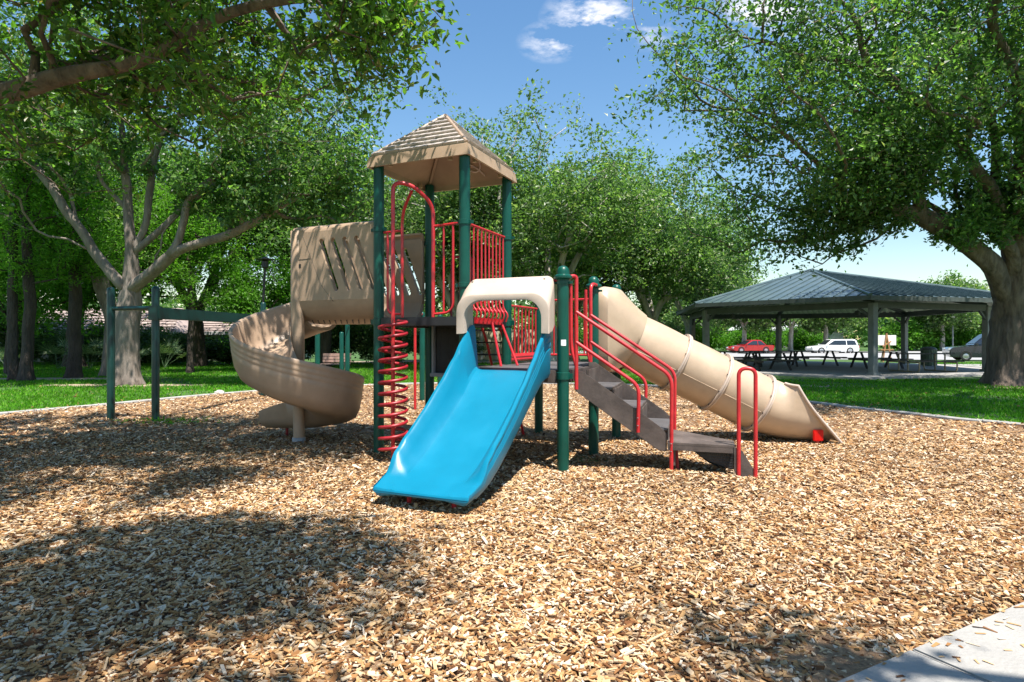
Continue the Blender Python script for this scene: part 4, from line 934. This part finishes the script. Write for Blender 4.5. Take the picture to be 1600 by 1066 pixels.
for i, (t0, t1) in enumerate(segs):
    rg = []
    for k in range(9):
        t = t0+(t1-t0)*k/8; x, z = ax_(t); bul = .008*math.sin(math.pi*k/8); rg.append(cring(x, z, sl_, r0+bul))
    for k in (8, 0):
        t = t0+(t1-t0)*k/8; x, z = ax_(t); rg.append(cring(x, z, sl_, r0-.015))
    MB().loft(rg).build('tube_section', M['tan2'], tbs, smooth=.8)
    x, z = ax_(t1); rg = []
    for (dt, dr) in ((-.022, .0), (-.022, .042), (-.004, .045), (-.004, .034), (.004, .034), (.004, .045), (.022, .042), (.022, .0)): x, z = ax_(t1+dt); rg.append(cring(x, z, sl_, r0+dr, 48))
    fl_ = MB().loft(rg, capa=False).build('tube_flange', M['hood'], tbs, smooth=.5)
    for k in range(10):
        a = 2*math.pi*k/10+.3; x, z = ax_(t1-.022); s_r = (r0+.02); c = Vector((x+math.sin(sl_)*s_r*math.sin(a), TY+s_r*math.cos(a), z+math.cos(sl_)*s_r*math.sin(a)))
        MB().box(c, (.016, .016, .016)).build('flange_bolt', M['blk'], fl_)
    # moulded seam along the tube side
    MB().tube([Vector((ax_(t)[0]+math.sin(sl_)*(-.30)*(r0+.004), TY-math.cos(math.asin(.30))*(r0+.006), ax_(t)[1]-math.cos(sl_)*.30*(r0+.004))) for t in (t0+.05, (t0+t1)/2, t1-.05)], .005, 5).build('tube_seam', M['tan2'], tbs)
# exit chute: the tube opens into a trough whose side walls are cut off by one straight slanted edge
xe, ze = ax_(1.97); rg = []
for k in range(23):
    t = k/22; x = xe+t*(4.30-xe); ang = sl_*(1-min(1, t*1.25))**1.2; zc_ = ze-.135*(1-(1-min(1, t*1.2))**2)
    if x < 3.66: tt = (x-xe)/(3.66-xe); zr = ze+r0*.98-.11*math.sin(math.pi*min(1, tt*1.0)*.62)
    else: zr = (ze+r0*.98-.11*math.sin(math.pi*.62))*(1-(x-3.66)/.64)+.045*(x-3.66)/.64
    bl = min(1, t*3.2); o1 = []; o2 = []
    for j in range(41):
        w = -1+2*j/40
        # full circle parameter at the flange, U trough further on
        a = math.pi*1.5+w*math.pi*.985; full = (math.cos(a), math.sin(a))
        if abs(w) < .62: aa = math.pi*1.5+w/.62*math.pi/2; U_ = (math.cos(aa), math.sin(aa)); fr = 0
        else: U_ = ((1 if w > 0 else -1)*(1+.10*t*(abs(w)-.62)/.38), (abs(w)-.62)/.38*(zr-zc_)/r0)
        zt_ = (zr-zc_)/r0
        if zt_ < 0 and abs(w) >= .62: U_ = (U_[0], zt_)
        cx_ = full[0]*(1-bl)+U_[0]*bl; cz_ = full[1]*(1-bl)+U_[1]*bl; cz_ = min(cz_, max(zt_, -.98)+(1-bl)*1.2)
        for (rr2, oo) in ((0, o1), (-.018, o2)):
            q_ = r0+rr2; oo.append(Vector((x+math.sin(ang)*q_*cz_, TY+cx_*q_, max(zc_+math.cos(ang)*q_*cz_, G(x, TY)+.02-rr2))))
    rg.append(o1+o2[::-1])
ex = MB().loft(rg, closed=True, capa=False, capb=True).build('exit_chute', M['tan2'], tbs, smooth=.9)
# rolled rim along the open edge
for q_ in (0, 40): MB().tube([r_[q_] for r_ in rg[4:]], .02, 10).build('exit_rim', M['hood'], tbs)
MB().box(Vector((4.03, TY-.36, .13)), (.135, .03, .15)).build('exit_marker', M['redglow'], tbs, bevel=.01)
MB().tube([(4.03, TY-.34, .12), (4.03, TY-.34, -.08)], .024, 10).build('exit_foot', M['red'], tbs)
MB().lathe([(.018, 0), (.018, .3)], (4.03, TY+.3, -.08), 10).build('exit_foot', M['red'], tbs)

# ------------------------------------------------------------------ track ride on the left, overhead ladder behind
def gpost(name, x, y, h, par, m=M['dgreen'], r=.062):
    return MB().lathe([(r, -.1), (r, h-.05), (r*.92, h-.02), (r*.6, h), (.005, h+.005)], (x, y, 0), 20).build(name, m, par)
TRd = empty('track_ride', (-6.3, 12.5, 0), 'dark green overhead track ride with tall posts and a long beam at the left', 'play equipment')
for (x, y) in ((-7.0, 10.5), (-6.09, 10.28), (-6.1, 14.75), (-5.35, 14.6)): gpost('tall_post', x, y, 2.30, TRd)
MB().tube([(-7.0, 10.5, 1.93), (-6.09, 10.28, 1.93)], .038, 12).build('cross_bar', M['dgreen'], TRd)
MB().tube([(-6.1, 14.75, 1.93), (-5.35, 14.6, 1.93)], .038, 12).build('cross_bar', M['dgreen'], TRd)
b_ = MB().beam((-6.05, 10.2, 1.84), (-5.6, 14.7, 1.84), .10, .20).build('track_beam', M['dgreen'], TRd, bevel=.012)
MB().box((-6.09, 10.28, 1.84), (.17, .17, .24), .1).build('beam_bracket', M['dgreen'], TRd, bevel=.01)
OL = empty('overhead_ladder', (-3.2, 14.4, 0), 'red overhead ladder carried on green posts behind the spiral slide', 'play equipment')
for (x, y, h) in ((-4.72, 14.6, 2.0), (-4.35, 15.9, 2.0), (-2.0, 13.4, 2.0), (-4.9, 17.3, 1.6), (-1.75, 14.6, 2.0)): gpost('ladder_post', x, y, h, OL, M['green'], .06)
for (p, q_) in (((-4.72, 14.6), (-2.0, 13.4)), ((-4.35, 15.9), (-1.75, 14.6))): MB().tube([(*p, 1.90), (*q_, 1.90)], .022, 10).build('side_rail', M['red'], OL)
RG = MB().tube([(0, 0, 0), (.30, 1.26, 0)], .015, 8).mesh('rung', M['red'], .7)
for i in range(9):
    t = (i+.5)/9; p = Vector((-4.72, 14.6, 1.90)).lerp(Vector((-2.0, 13.4, 1.90)), t); o = bpy.data.objects.new('rung', RG); COL.objects.link(o); o.parent = OL; o.matrix_parent_inverse = Matrix.Translation(-Vector(OL.location)); o.location = p
MB().tube([(-1.95, 12.1, 1.72), (-1.95, 12.1, -.05)], .028, 12).build('slide_pole', M['red'], OL)
MB().tube(arc_path([(-1.95, 12.1, 1.72), (-1.95, 12.1, 1.95), (-2.0, 13.4, 1.95)], .1), .025, 10).build('slide_pole', M['red'], OL)

# ------------------------------------------------------------------ lamp posts
LP = empty('lamp_post', (-7.58, 18.0, -.04), 'slim black park lamp post with flat cap left of the spiral slide', 'lamp post')
def tl(z): return Vector((-7.58+.054*z, 18.0, z))
MB().lathe([(.20, -.1), (.20, .06), (.15, .09), (.14, .2), (.10, .30), (.075, .42), (.05, .52), (.045, .6)], tl(0), 16).build('lamp_base', M['black'], LP)
MB().tube([tl(.5), tl(3.55)], [.045, .035], 12).build('pole', M['black'], LP)
MB().lathe([(.05, 0), (.10, .05), (.10, .22), (.06, .25)], tl(3.5), 12).build('lantern', M['black'], LP)
MB().lathe([(.23, 0), (.24, .02), (.10, .06), (.03, .10)], tl(3.76), 16).build('cap', M['black'], LP)
def globe_lamp(x, y, h, lb):
    g = empty('globe_lamp', (x, y, 0), lb, 'lamp post', 'globe lamps by the car park')
    MB().tube([(x, y, -.05), (x, y, h)], [.09, .06], 10).build('pole', M['ppost'], g); MB().lathe([(.02, 0), (.2, .08), (.27, .27), (.2, .45), (.02, .54)], (x, y, h), 14).build('globe', M['globe'], g)
globe_lamp(51.0, 69.6, 3.8, 'far white globe lamp between the pavilion right post and the bin')

# ------------------------------------------------------------------ pavilion
PV = empty('pavilion', (15.2, 29.5, 0), 'open picnic pavilion with dark green standing seam hip roof on grey posts', 'pavilion')
EC = [Vector(p) for p in ((13.1, 22.0, 2.97), (21.6, 24.4, 2.97), (23.2, 33.2, 2.97), (16.6, 38.4, 2.97), (10.1, 36.9, 2.97), (8.3, 27.3, 2.97))]
AP = Vector((14.85, 30.0, 4.78))
for i in range(6):
    c0, c1 = EC[i], EC[(i+1) % 6]; e, up_, nn = face_frame(c0, c1, AP); Wd = (c1-c0).length; Hh = (AP-c0).dot(up_)
    n1 = nn.cross(AP-c0).normalized(); n1 = n1 if n1.dot(c1-c0) > 0 else -n1; n2 = nn.cross(AP-c1).normalized(); n2 = n2 if n2.dot(c0-c1) > 0 else -n2
    k = 0; w = .42
    while k*w < Wd:
        x0, x1 = k*w, min((k+1)*w, Wd); k += 1
        def strip(x0, x1): 
            poly = [c0+e*x0, c0+e*x1, c0+e*x1+up_*Hh, c0+e*x0+up_*Hh]; poly = clip(poly, n1, c0.dot(n1)); return clip(poly, n2, c1.dot(n2)) if len(poly) > 2 else []
        poly = strip(x0+.002, x1-.002)
        if len(poly) < 3: continue
        mb = MB().prism(poly, nn*.03); rib = strip(x0+.002, x0+.03)
        if len(rib) >= 3: mb.prism([p+nn*.031 for p in rib], nn*.045)
        mb.build('roof_panel', M['pgreen'], PV, smooth=None)
    off = Vector((0, 0, -.05)); MB().beam(c0+off, c1+off, .04, .17).build('fascia', M['pbeam'], PV)
    MB().tube([c0+nn*.05, AP+nn*.05], .07, 8).build('hip_cap', M['pgreen'], PV)
    # ribbed soffit deck, built as boards
    sc0, sc1 = c0-Vector((0, 0, .03)), c1-Vector((0, 0, .03)); ap_ = AP-Vector((0, 0, .05)); mb = MB()
    mb.add([sc0, sc1, ap_], [(0, 1, 2)]); kk = 0
    while kk*.3 < Wd:
        x = kk*.3; kk += 1; hh = Hh*min(x/Wd, 1-x/Wd)*1.6
        if hh > .3: mb.beam(c0+e*x+up_*.05-Vector((0, 0, .07)), c0+e*x+up_*min(hh, 3.2)-Vector((0, 0, .07)), .13, .035)
    tag(mb.build('soffit', M['psoff'], PV, smooth=None), kind='stuff')
PP = [(13.8, 23.0), (20.2, 25.6), (21.4, 32.8), (15.6, 35.2), (10.8, 36.0), (9.35, 29.0)]
for i, (x, y) in enumerate(PP):
    o = MB().box((x, y, 1.33), (.25, .25, 2.9), .3).build('pavilion_post', M['ppost'], PV, bevel=.015); MB().box((x, y, .06), (.36, .36, .12), .3).build('post_foot', M['ppost'], o, bevel=.01)
    x2, y2 = PP[(i+1) % 6]; MB().beam((x, y, 2.72), (x2, y2, 2.72), .14, .26).build('ring_beam', M['pbeam'], PV)
    MB().beam((x, y, 2.82), (14.85, 30.0, 4.55), .12, .2).build('rafter', M['pbeam'], PV)
    d = (Vector((x2, y2, 0))-Vector((x, y, 0))).normalized()
    for sg, pt in ((1, Vector((x, y, 0))), (-1, Vector((x2, y2, 0)))): MB().beam(pt+d*sg*.1+Vector((0, 0, 2.25)), pt+d*sg*.5+Vector((0, 0, 2.6)), .09, .09).build('knee_brace', M['pbeam'], PV)
for (x, y) in ((11.2, 30.5), (17.8, 30), (15.5, 27)): MB().lathe([(.05, 0), (.11, .02), (.11, .2), (.03, .24)], (x, y, 2.45), 10).build('hanging_light', M['pbeam'], PV)
sp_ = [(p-Vector((14.85, 30, 2.97)))*1.02+Vector((14.85, 30, 0)) for p in EC]; sp_[0] = Vector((12.6, 21.4, 0)); sp_[5] = Vector((7.6, 26.9, 0))
for p in sp_: p.z = -.1
tag(MB().prism(sp_, (0, 0, .125)).build('pavilion_slab', M['slab'], None, bevel=.01), kind='structure')
tag(MB().prism([Vector(p) for p in ((20.2, 22.6, -.1), (60, 27, -.1), (60, 34.5, -.1), (23.9, 33.5, -.1), (22.4, 24.4, -.1))], (0, 0, .10)).build('pavement', M['conc'], None), kind='structure')

# picnic tables, benches on steel tube legs
def picnic(label, loc, rz, tube_frame):
    t = empty('picnic_table', (0, 0, 0), label, 'picnic table', 'picnic tables under the pavilion')
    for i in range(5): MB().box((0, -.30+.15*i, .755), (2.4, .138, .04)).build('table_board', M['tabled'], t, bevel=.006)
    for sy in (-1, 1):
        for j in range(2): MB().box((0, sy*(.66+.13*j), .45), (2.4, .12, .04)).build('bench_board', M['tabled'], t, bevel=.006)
    for sx in (-.85, .85):
        if tube_frame:
            MB().tube(arc_path([(sx, -.85, .42), (sx, -.85, .02), (sx, .85, .02), (sx, .85, .42)], .14), .03, 8).build('frame_leg', M['tubeg'], t)
            MB().tube([(sx, -.85, .41), (sx, .85, .41)], .025, 8).tube([(sx, -.25, .02), (sx, -.25, .73)], .03, 8).tube([(sx, .25, .02), (sx, .25, .73)], .03, 8).build('frame_leg', M['tubeg'], t)
        else:
            MB().beam((sx, -.62, 0), (sx, -.18, .73), .09, .05, (0, 1, 0)).beam((sx, .62, 0), (sx, .18, .73), .09, .05, (0, 1, 0)).beam((sx, -.80, .41), (sx, .80, .41), .05, .09).build('frame_leg', M['tabled'], t)
    t.location = loc; t.rotation_euler = (0, 0, rz); return t
for (lb, loc, rz, tf) in (('dark picnic table at the left of the pavilion, in front of the red car', (11.1, 29.6, .025), .25, False), ('dark picnic table left of the middle rear post', (13.3, 30.4, .025), -.1, False),
        ('dark picnic table in front of the white wagon', (15.6, 31.0, .025), .12, False), ('dark picnic table behind the front post of the pavilion', (17.2, 28.4, .025), .05, False), ('tan framed picnic table at the right front of the pavilion', (17.3, 25.4, .025), .12, True),
        ('dark picnic table left front near the tube slide exit', (11.2, 26.6, .025), .35, False)): picnic(lb, loc, rz, tf)
for c in bpy.data.objects:
    if c.parent and c.parent.name.startswith('picnic_table'): c.matrix_parent_inverse = Matrix.Identity(4)
# bin, display board, bench, rock
o = empty('waste_bin', (21.2, 30.6, 0), 'dark green litter bin with lid at the right of the pavilion', 'bin')
MB().lathe([(.30, .05), (.33, .1), (.33, .82), (.31, .84)], (21.2, 30.6, 0), 18).build('bin_body', M['bin'], o)
for k in range(18): a = 2*math.pi*k/18; MB().box((21.2+.345*math.cos(a), 30.6+.345*math.sin(a), .46), (.02, .06, .78), a).build('slat', M['bin'], o)
MB().lathe([(.36, .84), (.36, .88), (.30, .95), (.12, 1.0)], (21.2, 30.6, 0), 18).build('lid', M['pbeam'], o)
o = empty('display_board', (22.7, 36.5, 0), 'pair of white boards on an orange brown wooden easel beyond the tables', 'display board')
for dx in (-.33, .33): MB().box((22.7+dx, 36.5, 1.32), (.55, .03, .62)).build('white_panel', M['board'], o, bevel=.01)
for (p, q_) in (((22.45, 36.4, 0), (22.7, 36.45, 1.75)), ((22.95, 36.4, 0), (22.7, 36.45, 1.75)), ((22.7, 37.0, 0), (22.7, 36.5, 1.7)), ((22.3, 36.42, .75), (23.1, 36.42, .75)), ((22.45, 36.42, .95), (22.95, 36.42, 1.25))): MB().beam(p, q_, .06, .05, (0, 1, 0)).build('easel_leg', M['orange'], o)
o = empty('park_bench', (-6.8, 23.2, 0), 'pinkish brown park bench on the grass beyond the spiral slide', 'bench')
for i in range(3): MB().box((-6.8, 23.35+.03*i, .55+.12*i), (1.1, .03, .10)).build('backrest_board', M['wood'], o)
for i in range(3): MB().box((-6.8, 22.95+.13*i, .44), (1.1, .11, .035)).build('seat_board', M['wood'], o)
for sx in (-.45, .45): MB().box((-6.8+sx, 23.1, .2), (.06, .4, .45)).build('leg', M['wood'], o)
rk = MB(); rs2 = random.Random(3)
def rock(label, x, y, r, seed):
    rr_ = random.Random(seed); bm = bmesh.new(); bmesh.ops.create_icosphere(bm, subdivisions=2, radius=r)
    for vv in bm.verts: vv.co = vv.co*rr_.uniform(.82, 1.1); vv.co.z *= .65
    me = bpy.data.meshes.new('rock'); bm.to_mesh(me); bm.free(); me.materials.append(M['stone']); tag(put('rock', me, None, (x, y, r*.3)), label, 'rock')
rock('small pale rock at the mulch edge right of the tall green posts', -7.35, 15.1, .13, 1)

# ------------------------------------------------------------------ cars
def car(label, loc, rz, m, length=4.6, hgt=1.6, suv=True, wid=1.8, rear_light=True):
    c = empty('parked_car', (0, 0, 0), label, 'car', 'cars parked beyond the pavilion')
    l = length/2; h = hgt; gl = .5*h+.12
    low = [(-l, .35), (-l, gl-.1), (-l+.06, gl+.02), (l*.42, gl+.0), (l*.92, gl-.14), (l, gl-.3), (l, .35), (l-.2, .22), (-l+.2, .22)]
    def lay(prof, y0, w0, tum): return [[(x, s*(w0 if z < .45*h+.1 else w0-tum*(z-gl)/(h-gl+1e-6) if z > gl else w0), z) for x, z in prof] for s in (-1, 1)]
    def xtr(prof, wlow, whigh, z0, z1):
        n = len(prof); V = []
        for s in (-1, 1):
            for x, z in prof: t = min(1, max(0, (z-z0)/(z1-z0))); V.append((x, s*(wlow*(1-t)+whigh*t), z))
        return V, [tuple(range(n))[::-1], tuple(range(n, 2*n))]+[(i, (i+1) % n, n+(i+1) % n, n+i) for i in range(n)]
    MB().add(*xtr(low, wid/2-.03, wid/2, .2, .7)).build('body', m, c, bevel=.05, world=False)
    cab = ([(-l+.08, gl), (-l+.22, h-.08), (-l+.5, h), (l*.12, h-.02), (l*.46, gl)] if suv else [(-l+.75, gl), (-l+1.25, h-.03), (-l+1.7, h), (l*.05, h-.02), (l*.46, gl)])
    cb = MB().add(*xtr(cab, wid/2-.04, wid/2-.22, gl, h)).build('cabin', m, c, bevel=.05, world=False)
    # side windows and screens a little proud of the cabin
    cxm = sum(x for x, z in cab)/len(cab)
    win = [(cxm+(x-cxm)*.86, gl+.06+(z-gl)*.72) for x, z in cab]
    for s in (-1, 1):
        P = [(x, s*((wid/2-.04)-(.18)*(z-gl)/(h-gl)+.008), z) for x, z in win]
        xm = cxm+.1; left = [p for p in P]
        nn_ = Vector((0, s*.01, 0)); MB().prism([Vector(p) for p in P], nn_).build('window', M['glass'], cb, smooth=None, world=False)
        MB().beam((cxm-.1, s*(wid/2-.02), gl+.03), (cxm-.1, s*(wid/2-.17), h-.1), .06, .03).build('pillar', m, cb, world=False)
    for (x0, z0, x1, z1) in ((cab[-1][0], gl, cab[-2][0], cab[-2][1]), (cab[0][0], gl, cab[1][0], cab[1][1])):
        a = Vector((x0, 0, z0)); b = Vector((x1, 0, z1)); p0 = a.lerp(b, .15); p1 = a.lerp(b, .88); d = (b-a).normalized(); nn_ = Vector((d.z, 0, -d.x))*(1 if x0 > 0 else -1); nn_ = nn_*.012
        MB().prism([p0+Vector((0, -.72, 0))+nn_, p0+Vector((0, .72, 0))+nn_, p1+Vector((0, .6, 0))+nn_, p1+Vector((0, -.6, 0))+nn_], nn_).build('screen', M['glass'], cb, smooth=None, world=False)
    for x in (-l*.60, l*.62):
        for s in (-1, 1):
            n_ = 20; rings = []
            for (r_, y) in ((.20, wid/2-.22), (.33, wid/2-.22), (.34, wid/2-.18), (.34, wid/2-.02), (.32, wid/2+.005), (.21, wid/2+.005)):
                rings.append([(x+r_*math.cos(2*math.pi*k/n_), s*y, .34+r_*math.sin(2*math.pi*k/n_)) for k in range(n_)])
            w_ = MB().loft(rings).build('wheel', M['tyre'], c, world=False)
            rings = [[(x+r_*math.cos(2*math.pi*k/n_), s*y, .34+r_*math.sin(2*math.pi*k/n_)) for k in range(n_)] for (r_, y) in ((.215, wid/2-.01), (.2, wid/2-.03), (.05, wid/2+.0), (.01, wid/2+.0))]
            MB().loft(rings).build('rim', M['rim'], w_, world=False)
    for s in (-1, 1):
        MB().box((-l-.005, s*(wid/2-.14), gl-.12), (.05, .2, .26)).build('tail_light', M['tail'], c, world=False, bevel=.01); MB().box((l-.03, s*(wid/2-.25), gl-.24), (.08, .34, .13)).build('headlight', M['headl'], c, world=False, bevel=.01)
        MB().box((l*.38, s*(wid/2+.06), gl+.08), (.14, .12, .12)).build('mirror', m, c, world=False, bevel=.02)
    c.location = loc; c.rotation_euler = (0, 0, rz); return c
car('white wagon parked side on behind the pavilion', (32.7, 61.5, -.12), math.pi-.05, M['carw'], 4.6, 1.5)
car('bright red car with silver roofline behind the left tables', (24.5, 62.0, -.05), math.pi+.1, M['carr'], 4.3, 1.36, suv=False)
car('dark blue car half hidden by the big oak trunk', (31.3, 39.5, -.03), 2.75, M['card'], 4.7, 1.78)

# ------------------------------------------------------------------ houses beyond the lawn
def house(name, label, x0, x1, y, zw, zr, depth, tiles=True, rm='rooft'):
    h = empty(name, ((x0+x1)/2, y, 0), label, 'house'); xm = (x0+x1)/2
    w = MB().box((xm, y+depth/2+.5, zw/2), (x1-x0-1, depth, zw)).build('wall', M['wallc'], h)
    for k in range(3): MB().box((x0+(x1-x0)*(k+.8)/3.6, y+.47, zw*.55), (1.3, .05, 1.0)).build('window', M['glass'], h); MB().box((x0+(x1-x0)*(k+.8)/3.6, y+.46, zw*.55-.54), (1.5, .09, .07)).build('window_sill', M['fascia'], h)
    r = MB().add([(x0, y, zw), (x1, y, zw), (x1-2, y+depth/2, zr), (x0+2, y+depth/2, zr), (x0, y+depth+1, zw), (x1, y+depth+1, zw)], [(0, 1, 2, 3), (5, 4, 3, 2), (4, 0, 3), (1, 5, 2), (0, 4, 5, 1)]).build('roof', M[rm], h, smooth=None)
    MB().box((xm, y-.03, zw-.02), (x1-x0, .08, .22)).build('fascia_board', M['fascia'], r)
    dz = (zr-zw)/(depth/2)
    for j in range(9):
        t = j/9; yy = y+depth/2*t; MB().beam((x0+2*t+.05, yy+.02, zw+(zr-zw)*t+.03), (x1-2*t-.05, yy+.02, zw+(zr-zw)*t+.03), .16, .03).build('tile_course', M[rm], r, smooth=None)
house('low_house', 'low house with pinkish tiled roof and white fascia beyond the hedge at left', -33, -20.5, 36.5, 1.75, 3.5, 9)
house('garden_house', 'small house with pale roof edge behind the hedge right of the tall green posts', -21.5, -14.5, 38.5, 1.8, 3.2, 6)
house('far_house', 'pale yellow house glimpsed far behind the white wagon', 36, 46, 92, 2.8, 4.6, 9, rm='fascia')
gw = empty('garden_wall', (-1.2, 42, 0), 'pale rendered wall seen behind the low deck and ladder', 'wall')
for k in range(6): MB().box((-3.6+1.0*k, 42, 1.0), (.985, .2, 2.1)).build('wall_panel', M['yel'], gw, bevel=.01)
for k in range(7): MB().box((-4.1+1.0*k, 42, 1.05), (.16, .28, 2.25)).build('pier', M['fascia'], gw, bevel=.01)
o = MB().box((43.0, 80, 1.75), (1.9, .6, 1.0)).build('white_box_sign', M['fascia'], None, bevel=.03); tag(o, 'white box behind the white wagon', 'box')

# ------------------------------------------------------------------ wood chips
rs = np.random.RandomState(77)
def chips(name, Nn, ymin, ymax, ln, wd2, sides, seed, xf=.92, dens=None):
    rs = np.random.RandomState(seed)
    y = ymin+(ymax-ymin)*rs.rand(Nn)**(.85); x = (rs.rand(Nn)*2-1)*(y*xf+1.4); k = inside(x, y); x, y = x[k], y[k]; n = len(x)
    z = gz(x, y)*np.clip(1, 0, 1)+.002+rs.rand(n)*.020
    a = rs.rand(n)*math.pi; tl_ = rs.randn(n)*.26; rl = rs.randn(n)*.36; L_ = ln*np.exp(rs.randn(n)*.42); W_ = np.minimum(wd2*np.exp(rs.randn(n)*.5), L_*.8); H_ = .0012+.0032*rs.rand(n)**1.5
    ax = np.stack([np.cos(a)*np.cos(tl_), np.sin(a)*np.cos(tl_), np.sin(tl_)], 1); sd = np.stack([-np.sin(a)*np.cos(rl), np.cos(a)*np.cos(rl), np.sin(rl)], 1); nn = np.cross(ax, sd)
    C = np.stack([x, y, z], 1); c = lambda i, j, w: C+ax*(L_*i/2)[:, None]+sd*(W_*j/2*w)[:, None]
    j1 = .7+.4*rs.rand(n); j2 = .35+.5*rs.rand(n)
    top = [c(-1, -1, j2)+nn*H_[:, None], c(.9, -1, j1)+nn*H_[:, None], c(1, 1, j2)+nn*H_[:, None], c(-.8, 1, j1)+nn*H_[:, None]]
    if sides:
        bot = [c(-1, -1, j2)-nn*H_[:, None], c(.9, -1, j1)-nn*H_[:, None], c(1, 1, j2)-nn*H_[:, None], c(-.8, 1, j1)-nn*H_[:, None]]
        V = np.stack(top+bot, 1).reshape(-1, 3); i = np.arange(n)[:, None]*8
        F = np.concatenate([i+np.array([f]) for f in ((0, 1, 2, 3), (0, 4, 5, 1), (1, 5, 6, 2), (2, 6, 7, 3), (3, 7, 4, 0))], 0)
    else:
        V = np.stack(top, 1).reshape(-1, 3); i = np.arange(n)[:, None]*4; F = i+np.array([[0, 1, 2, 3]])
    return npmesh(name, V, F, M['chip'])
tag(put('wood_chips', chips('wood_chips', 96000, 1.7, 5.2, .034, .0125, True, 1)), 'loose tan and brown wood chips covering the play area', kind='stuff')
tag(put('wood_chips', chips('wood_chips', 165000, 4.5, 8.6, .036, .0135, False, 7)), 'loose wood chips round the foot of the play structure', kind='stuff')
tag(put('wood_chips', chips('wood_chips', 115000, 7.6, 18.6, .048, .020, False, 2, .9)), 'wood chips farther back around the play structure', kind='stuff')
rq = np.random.RandomState(31); SV = []; SF = []
for i in range(150):
    aa = rq.uniform(-1.2, 4.6); bb = abs(rq.randn())*.16+.01; c = o0+wd*aa+wnn*bb; th = rq.uniform(0, 3.14); l_, w_ = rq.uniform(.01, .03), rq.uniform(.004, .009)
    d1 = Vector((math.cos(th), math.sin(th), rq.uniform(-.1, .1)))*l_; d2 = Vector((-math.sin(th), math.cos(th), rq.uniform(-.1, .1)))*w_; c.z = .0485
    b_i = len(SV); SV += [tuple(c-d1-d2*.6), tuple(c+d1-d2), tuple(c+d1*.9+d2), tuple(c-d1+d2*.7)]; SF.append((b_i, b_i+1, b_i+2, b_i+3))
tag(put('spilled_chips', npmesh('spilled_chips', SV, SF, M['chip'])), 'wood chips spilled onto the concrete walk', kind='stuff')
SV = []; SF = []
for i in range(1500):
    k_ = rq.randint(0, len(CS)); p_ = CS[k_].lerp(CS[(k_+1) % len(CS)], rq.rand()); t_ = (CS[(k_+1) % len(CS)]-CS[k_]).normalized(); nn_ = Vector((t_.y, -t_.x, 0))
    if p_.y < 6: continue
    c = p_+nn_*(abs(rq.randn())*.28-.06)*(1 if i % 2 else -1); th = rq.uniform(0, 3.14); l_, w_ = rq.uniform(.015, .04), rq.uniform(.006, .012)
    d1 = Vector((math.cos(th), math.sin(th), rq.uniform(-.2, .2)))*l_; d2 = Vector((-math.sin(th), math.cos(th), rq.uniform(-.2, .2)))*w_; c.z = .058 if (c-p_).length < .07 else .0
    b_i = len(SV); SV += [tuple(c-d1-d2*.6), tuple(c+d1-d2), tuple(c+d1*.9+d2), tuple(c-d1+d2*.7)]; SF.append((b_i, b_i+1, b_i+2, b_i+3))
tag(put('spilled_chips', npmesh('spilled_chips', SV, SF, M['chip'])), 'wood chips spilled over the kerb onto the grass', kind='stuff')
# grass blades
def grass(name, Nn, seed):
    rs = np.random.RandomState(seed); y = 8.5+28*rs.rand(Nn)**1.5; x = (rs.rand(Nn)*2-1)*(y*.92); k = ~inside(x, y); k &= ~((x > 8) & (y > 21.3) & (x < 24)); k &= (((x+12.1)/2.6)**2+((y-18.7)/.5)**2 > 1) | (rs.rand(Nn) < .2)
    k &= ((x+16.6)/3)**2+((y-21.7)/.65)**2 > 1; x, y = x[k], y[k]
    th_ = np.sin(x*.9+1.3*np.sin(y*.6))*np.cos(y*.8+x*.35)+.5*np.sin(x*2.3+y*1.7); k = (th_ < .75) | (rs.rand(len(x)) < .3); x, y = x[k], y[k]
    n = len(x); h = .05*(.6+.7*rs.rand(n))*(1+y*.012); a = rs.rand(n)*6.28; w = .006+y*.0007; b = np.stack([x, y, np.full(n, -.047)], 1)
    d = np.stack([np.cos(a)*w, np.sin(a)*w, 0*a], 1); t = b+np.stack([rs.randn(n)*.4*h, rs.randn(n)*.4*h, h], 1)
    V = np.stack([b-d, b+d, t], 1).reshape(-1, 3); return npmesh(name, V, (np.arange(n)[:, None]*3+np.array([[0, 1, 2]])), M['grass'])
tag(put('grass', grass('grass', 260000, 9)), 'short green lawn grass', kind='stuff')
# fallen leaves on walk and chips
y = rs.rand(170)*6+1.7; x = (rs.rand(170)*2-1)*y*.9; C = np.stack([x, y, gz(x, y)*0+.052], 1)
tag(put('fallen_leaves', leaf_mesh('fallen_leaves', C, .035, 3, M['litter'], hi=True, up=4)), 'small brown fallen leaves', kind='stuff')
y = 12+14*rs.rand(900); x = (rs.rand(900)*2-1)*y*.9; k = ~inside(x, y); C = np.stack([x[k], y[k], np.full(k.sum(), .0)], 1)
tag(put('fallen_leaves', leaf_mesh('fallen_leaves', C, .07, 5, M['litter'], up=3)), 'brown fallen leaves on the lawn', kind='stuff')
# weeds by the tall green posts
rw = np.random.RandomState(8); C = np.stack([-5.7+rw.randn(260)*.35, 10.0+rw.randn(260)*.18, .01+rw.rand(260)*.05], 1)
tag(put('weeds', leaf_mesh('weeds', C, .07, 4, M['grass'], aspect=.2, up=-.2)), 'thin green weeds in the chips right of the tall green posts', kind='stuff')
